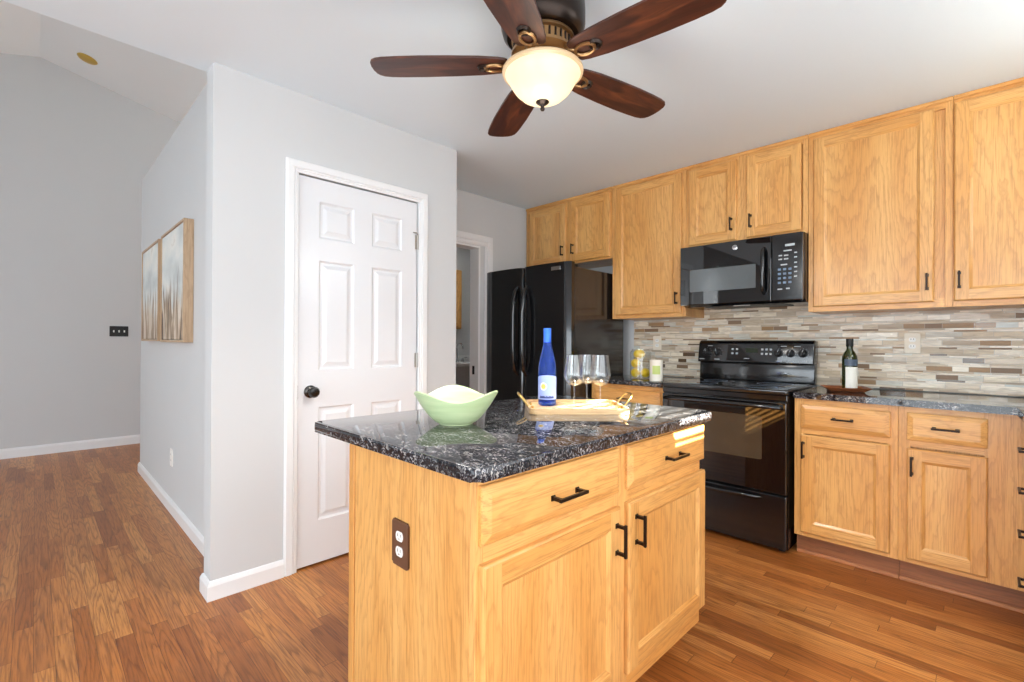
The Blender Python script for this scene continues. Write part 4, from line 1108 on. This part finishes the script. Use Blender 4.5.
for i in range(12): fs.append((2 * i, 2 * i + 2, 2 * i + 3, 2 * i + 1))
mb.add(vs, fs, 'bluedark', True); mb.build('label_print', lb)

# wine glasses
def wine_glass(loc, label):
    t = thing('wine_glass', label, 'wine glass', loc, 0, 'stemmed wine glasses on the tray')
    mb = MB()
    out = [(.028, .088), (.0375, .104), (.0425, .120), (.0415, .132), (.0365, .165), (.0320, .200)]
    t.scale = (1, 1, 1.045)
    mb.lathe([(.0042, .080), (.012, .081)] + out + [(.0308, .200), (.0352, .165), (.0402, .132), (.0411, .120), (.0360, .1055), (.026, .0900), (.010, .084), (0, .084)], 'glass', 36); mb.build('glass_bowl', t)
    mb = MB(); mb.lathe([(.0060, .004), (.0040, .012), (.0034, .040), (.0036, .070), (.0060, .0815)], 'glass', 16); mb.build('stem', t)
    mb = MB(); mb.lathe([(0, .0), (.036, .0), (.0365, .0012), (.030, .0022), (.012, .0036), (.006, .0055), (0, .0055)], 'glass', 32); mb.build('foot', t)
    return t
g0 = wine_glass((-1.190, 1.549, ZTR), 'stemmed clear glass nearest the blue bottle')
copy_thing(g0, (-1.205, 1.655, ZTR), 'clear wine glass behind, between the other two stems')
copy_thing(g0, (-1.119, 1.629, ZTR), 'clear wine glass nearest the right-hand gold tray handle')

# ------------------------------------------------------------------ things on the back counter
ZC = 0.9132
jar_c = (-1.860, 3.235)
jr = thing('glass_jar', 'clear glass jar of lemons on the short granite counter', 'jar', (jar_c[0], jar_c[1], ZC))
mb = MB(); outer = [(0, 0), (.070, 0), (.077, .004), (.079, .012), (.079, .190), (.074, .206), (.066, .214), (.066, .226)]
mb.lathe(outer + [(.0635, .226), (.0635, .214), (.0715, .204), (.0765, .190), (.0765, .014), (.070, .008), (0, .008)], 'glass', 36); mb.build('jar_body', jr)
def lemon(loc, rot, label):
    mb = MB(); pr = [(0, -.050), (.005, -.0485), (.008, -.044), (.021, -.036), (.0315, -.020), (.0350, 0), (.0315, .020), (.021, .036), (.0085, .044), (.006, .049), (0, .050)]
    mb.lathe(pr, 'lemon', 20)
    o = mb.build('lemon', loc=loc); o.rotation_euler = rot
    return tag(o, label, 'lemon', 'lemons inside the glass jar')
jx, jy = jar_c
# viewer looks along (-.5,.86) here; right-hand side is (+.86,+.5); lemons lie along the line of sight
LA = math.atan2(.86, -.5) - PI / 2
def jl(r, f, z): return (jx + .86 * r - .5 * f, jy + .5 * r + .86 * f, ZC + z)
lemon(jl(-.0365, .004, .0445), (PI / 2, 0, LA), 'lemon at the lower left inside the glass jar')
lemon(jl(.0365, .004, .0445), (PI / 2, 0, LA + .1), 'lemon at the lower right inside the glass jar')
lemon(jl(-.036, -.002, .116), (PI / 2, 0, LA - .1), 'lemon halfway up the jar on the left')
lemon(jl(-.010, .004, .186), (PI / 2, 0, LA + 1.0), 'topmost lemon in the jar')

cd = thing('candle', 'small cream candle tumbler with a pale green label beside the lemons', 'candle', (-1.668, 3.118, ZC))
mb = MB(); mb.lathe([(0, 0), (.042, 0), (.0455, .003), (.0460, .150), (.043, .150), (.042, .130), (0, .130)], 'cream', 32); mb.build('tumbler', cd)
mb = MB(); vs = []; fs = []; va = math.atan2(-3.118, 1.668)
for i in range(17):
    a = va - .6 + 1.2 * i / 16; vs += [(.0464 * math.cos(a), .0464 * math.sin(a), .050), (.0464 * math.cos(a), .0464 * math.sin(a), .110)]
for i in range(16): fs.append((2 * i, 2 * i + 2, 2 * i + 3, 2 * i + 1))
mb.add(vs, fs, 'greenprint', True); mb.build('label', cd)['label'] = 'pale green label'
mb = MB(); mb.tube([(0, 0, .129), (.001, 0, .141)], .0012, 'slot', 6); mb.build('wick', cd)

# brown dish with the oil bottle
ds = MB(); q = 0.108
def ringq(hx, hy, r, z): return [(p[0], p[1], z) for p in rrect(-hx, -hy, hx, hy, r, 5)]
RR = [ringq(.082, .060, .01, 0), ringq(.086, .064, .012, .001), ringq(.114, .090, .018, .020), ringq(.111, .087, .016, .0215), ringq(.084, .062, .012, .006)]
n = len(RR[0]); vs = [p for r in RR for p in r]; fs = [tuple(range(n))[::-1], tuple((len(RR) - 1) * n + i for i in range(n))]
for k in range(len(RR) - 1):
    for i in range(n): fs.append((k * n + i, k * n + (i + 1) % n, (k + 1) * n + (i + 1) % n, (k + 1) * n + i))
ds.add(vs, fs, 'dish'); dsh = ds.build('wooden_dish', loc=(-0.585, 3.318, ZC)); dsh.rotation_euler = (0, 0, 0.35)
tag(dsh, 'shallow square brown wooden dish under the oil bottle', 'dish')
ob = thing('oil_bottle', 'dark green oil bottle with a white label by the tile wall', 'bottle', (-0.566, 3.322, ZC + .0063), 0)
mb = MB(); mb.lathe([(0, 0), (.033, 0), (.0370, .003), (.0375, .010), (.0375, .176), (.0360, .192), (.028, .212), (.0180, .228), (.0155, .238), (.0155, .262), (.0170, .264), (.0170, .270), (0, .270)], 'oilglass', 32); mb.build('glass_body', ob)
mb = MB(); mb.lathe([(.0175, .250), (.0182, .251), (.0182, .290), (.0165, .294), (0, .294)], 'blackmatte', 24); mb.build('cap', ob)['label'] = 'black cap'
va = math.atan2(-3.322, 0.566)
for (z0, z1, mt, nm, R, a0, a1) in ((.012, .132, 'paper', 'label', .0379, -0.55, 2.2), (.140, .176, 'oilprint', 'neck_label', .0380, -0.7, 1.6)):
    mb = MB(); vs = []; fs = []
    for i in range(21):
        a = va + a0 + (a1 - a0) * i / 20; vs += [(R * math.cos(a), R * math.sin(a), z0), (R * math.cos(a), R * math.sin(a), z1)]
    for i in range(20): fs.append((2 * i, 2 * i + 2, 2 * i + 3, 2 * i + 1))
    mb.add(vs, fs, mt, True); mb.build(nm, ob)

# ------------------------------------------------------------------ wall plates, pictures, fixtures
def wall_outlet(loc, rz, label, mat, gang=1):
    """plate in local XZ, facing -y"""
    t = thing('wall_outlet', label, 'outlet', loc, rz)
    mb = MB(); mb.prism(rrect(-.036 * gang, -.058, .036 * gang, .058, .005), 0, .006, mat, .003, 2, Matrix.Rotation(PI / 2, 4, 'X')); mb.build('plate', t)
    for s in (-.02, .02):
        mb = MB(); TT = Matrix.Translation((0, 0, s)) @ Matrix.Rotation(PI / 2, 4, 'X')
        mb.prism([(0.0165 * math.cos(a), max(-0.0125, min(0.0125, 0.0165 * math.sin(a)))) for a in [2 * PI * i / 24 for i in range(24)]], .0058, .0078, 'white', 0, 1, TT)
        for q in (-.006, .006): mb.prism([(q - .0012, -.001), (q + .0012, -.001), (q + .0012, .007), (q - .0012, .007)], .0076, .0082, 'slot', 0, 1, TT)
        mb.build('socket', t)
    return t
wall_outlet((-1.932, 3.6305, 1.183), 0, 'cream outlet plate on the mosaic above the lemon jar', 'ivory')
wall_outlet((-0.315, 3.6305, 1.190), 0, 'cream outlet plate on the mosaic right of the oil bottle', 'ivory')
wall_outlet((-3.990, YS - .0005, 0.375), 0, 'white outlet low on the side wall below the canvases', 'white')
sw = thing('light_switch', 'black three-gang switch plate with white toggles on the far wall', 'light switch', (XG + .0005, 0.663, 1.284), PI / 2)
mb = MB(); mb.prism(rrect(-.082, -.058, .082, .058, .005), 0, .007, 'blackmatte', .003, 2, Matrix.Rotation(PI / 2, 4, 'X')); mb.build('plate', sw)
for x in (-.046, 0, .046):
    mb = MB(); mb.prism([(x - .006, -.012), (x + .006, -.012), (x + .006, .012), (x - .006, .012)], .0065, .016, 'white', .002, 1, Matrix.Rotation(PI / 2, 4, 'X')); mb.build('toggle', sw)['label'] = 'white toggle'

def canvas(x0, x1, z0, z1, art, label):
    cx, cz = (x0 + x1) / 2, (z0 + z1) / 2; hw_, hh = (x1 - x0) / 2, (z1 - z0) / 2
    t = thing('framed_canvas', label, 'picture', (cx, YS - .001, cz)); d = .052; e = .014
    mb = MB()
    mb.box((-hw_, -d, -hh), (-hw_ + e, 0, hh), 'framewood', .001); mb.box((hw_ - e, -d, -hh), (hw_, 0, hh), 'framewood', .001)
    mb.box((-hw_ + e, -d, -hh), (hw_ - e, 0, -hh + e), 'framewood', .001); mb.box((-hw_ + e, -d, hh - e), (hw_ - e, 0, hh), 'framewood', .001)
    mb.build('frame', t)
    mb = MB(); mb.box((-hw_ + e + .003, -d + .006, -hh + e + .003), (hw_ - e - .003, -.004, hh - e - .003), art, .002); mb.build('canvas', t)['label'] = 'canvas painted with brown strokes under a pale sky'
    return t
canvas(-4.115, -3.385, 1.172, 1.915, 'artA', 'wood-framed abstract canvas nearer the pantry corner')
canvas(-4.965, -4.215, 1.178, 1.915, 'artB', 'wood-framed abstract canvas at the far end of the wall')

# round cover on the sloped ceiling
mb = MB(); mb.lathe([(0, .002), (.078, .002), (.081, -.004), (.072, -.014), (.05, -.022), (0, -.024)], 'brass', 32)
disc = mb.build('ceiling_cover', loc=(-6.42, 0.355, ZR - SL * (0.355 - YR))); disc.rotation_euler = (-math.atan(SL), 0, 0)
tag(disc, 'round brass-coloured cover on the sloped living room ceiling', 'ceiling fixture')

# small room: sink cabinet, tap, wall cabinet, lamp
vn = thing('sink_cabinet', 'pale grey sink cabinet with a white basin seen through the opening', 'sink', (-4.93, 4.02, 0))
mb = MB(); mb.box((-.262, -.50, 0.09), (.22, .50, .875), 'vanity', .002); mb.box((-.262, -.48, 0), (.17, .48, .09), 'vanity')
for y0_, y1_ in ((-.48, -.01), (.01, .48)): mb.box((.2205, y0_, .12), (.238, y1_, .84), 'vanity', .003)
mb.build('cabinet', vn)
mb = MB(); mb.prism(rrect(-.265, -.52, .262, .52, .02), .876, .915, 'porcelain', .008, 3, smooth=True); mb.box((-.265, -.52, .912), (-.245, .52, 1.0), 'porcelain', .004); mb.build('basin_top', vn)
tp = thing('faucet', 'chrome high-arc faucet on the white basin', 'faucet', (-5.07, 4.02, .9155))
mb = MB(); mb.lathe([(0, 0), (.028, 0), (.026, .012), (.014, .020), (.012, .06), (0, .06)], 'chrome', 20)
mb.tube([(0, 0, .05), (0, 0, .17), (.012, 0, .215), (.045, 0, .245), (.09, 0, .245), (.122, 0, .215), (.13, 0, .175)], .011, 'chrome', 12); mb.build('spout', tp)
for s in (-1, 1):
    mb = MB(); mb.lathe([(0, 0), (.024, 0), (.02, .02), (.012, .045), (0, .05)], 'chrome', 16, (0, s * .10, 0)); mb.tube([(0, s * .10, .04), (.01, s * .13, .055), (.012, s * .165, .058)], .007, 'chrome', 8); mb.build('tap_lever', tp)
wc = thing('wall_cabinet', 'oak cabinet edge on the shadowed wall above the sink', 'cabinet', (-5.198, 3.80, 1.36))
mb = MB(); mb.box((0, -.31, 0), (.11, .31, .80), 'oakZ', .003); mb.build('carcass', wc)
mb = door_mb(.6, .78, -.30, .01, 0, .019).build('cabinet_door', wc); mb.rotation_euler = (0, 0, PI / 2); mb.location = (.111, 0, 0)
lp = thing('flush_ceiling_lamp', 'small lit ceiling lamp in the room behind the opening', 'ceiling lamp', (-4.55, 3.60, 2.499))
mb = MB(); mb.lathe([(0, 0), (.15, 0), (.15, -.02), (0, -.02)], 'white', 28); mb.build('base', lp)
mb = MB(); mb.lathe([(.145, -.0205), (.14, -.05), (.10, -.075), (0, -.085)], 'lamp', 28); mb.build('lamp_shade', lp)
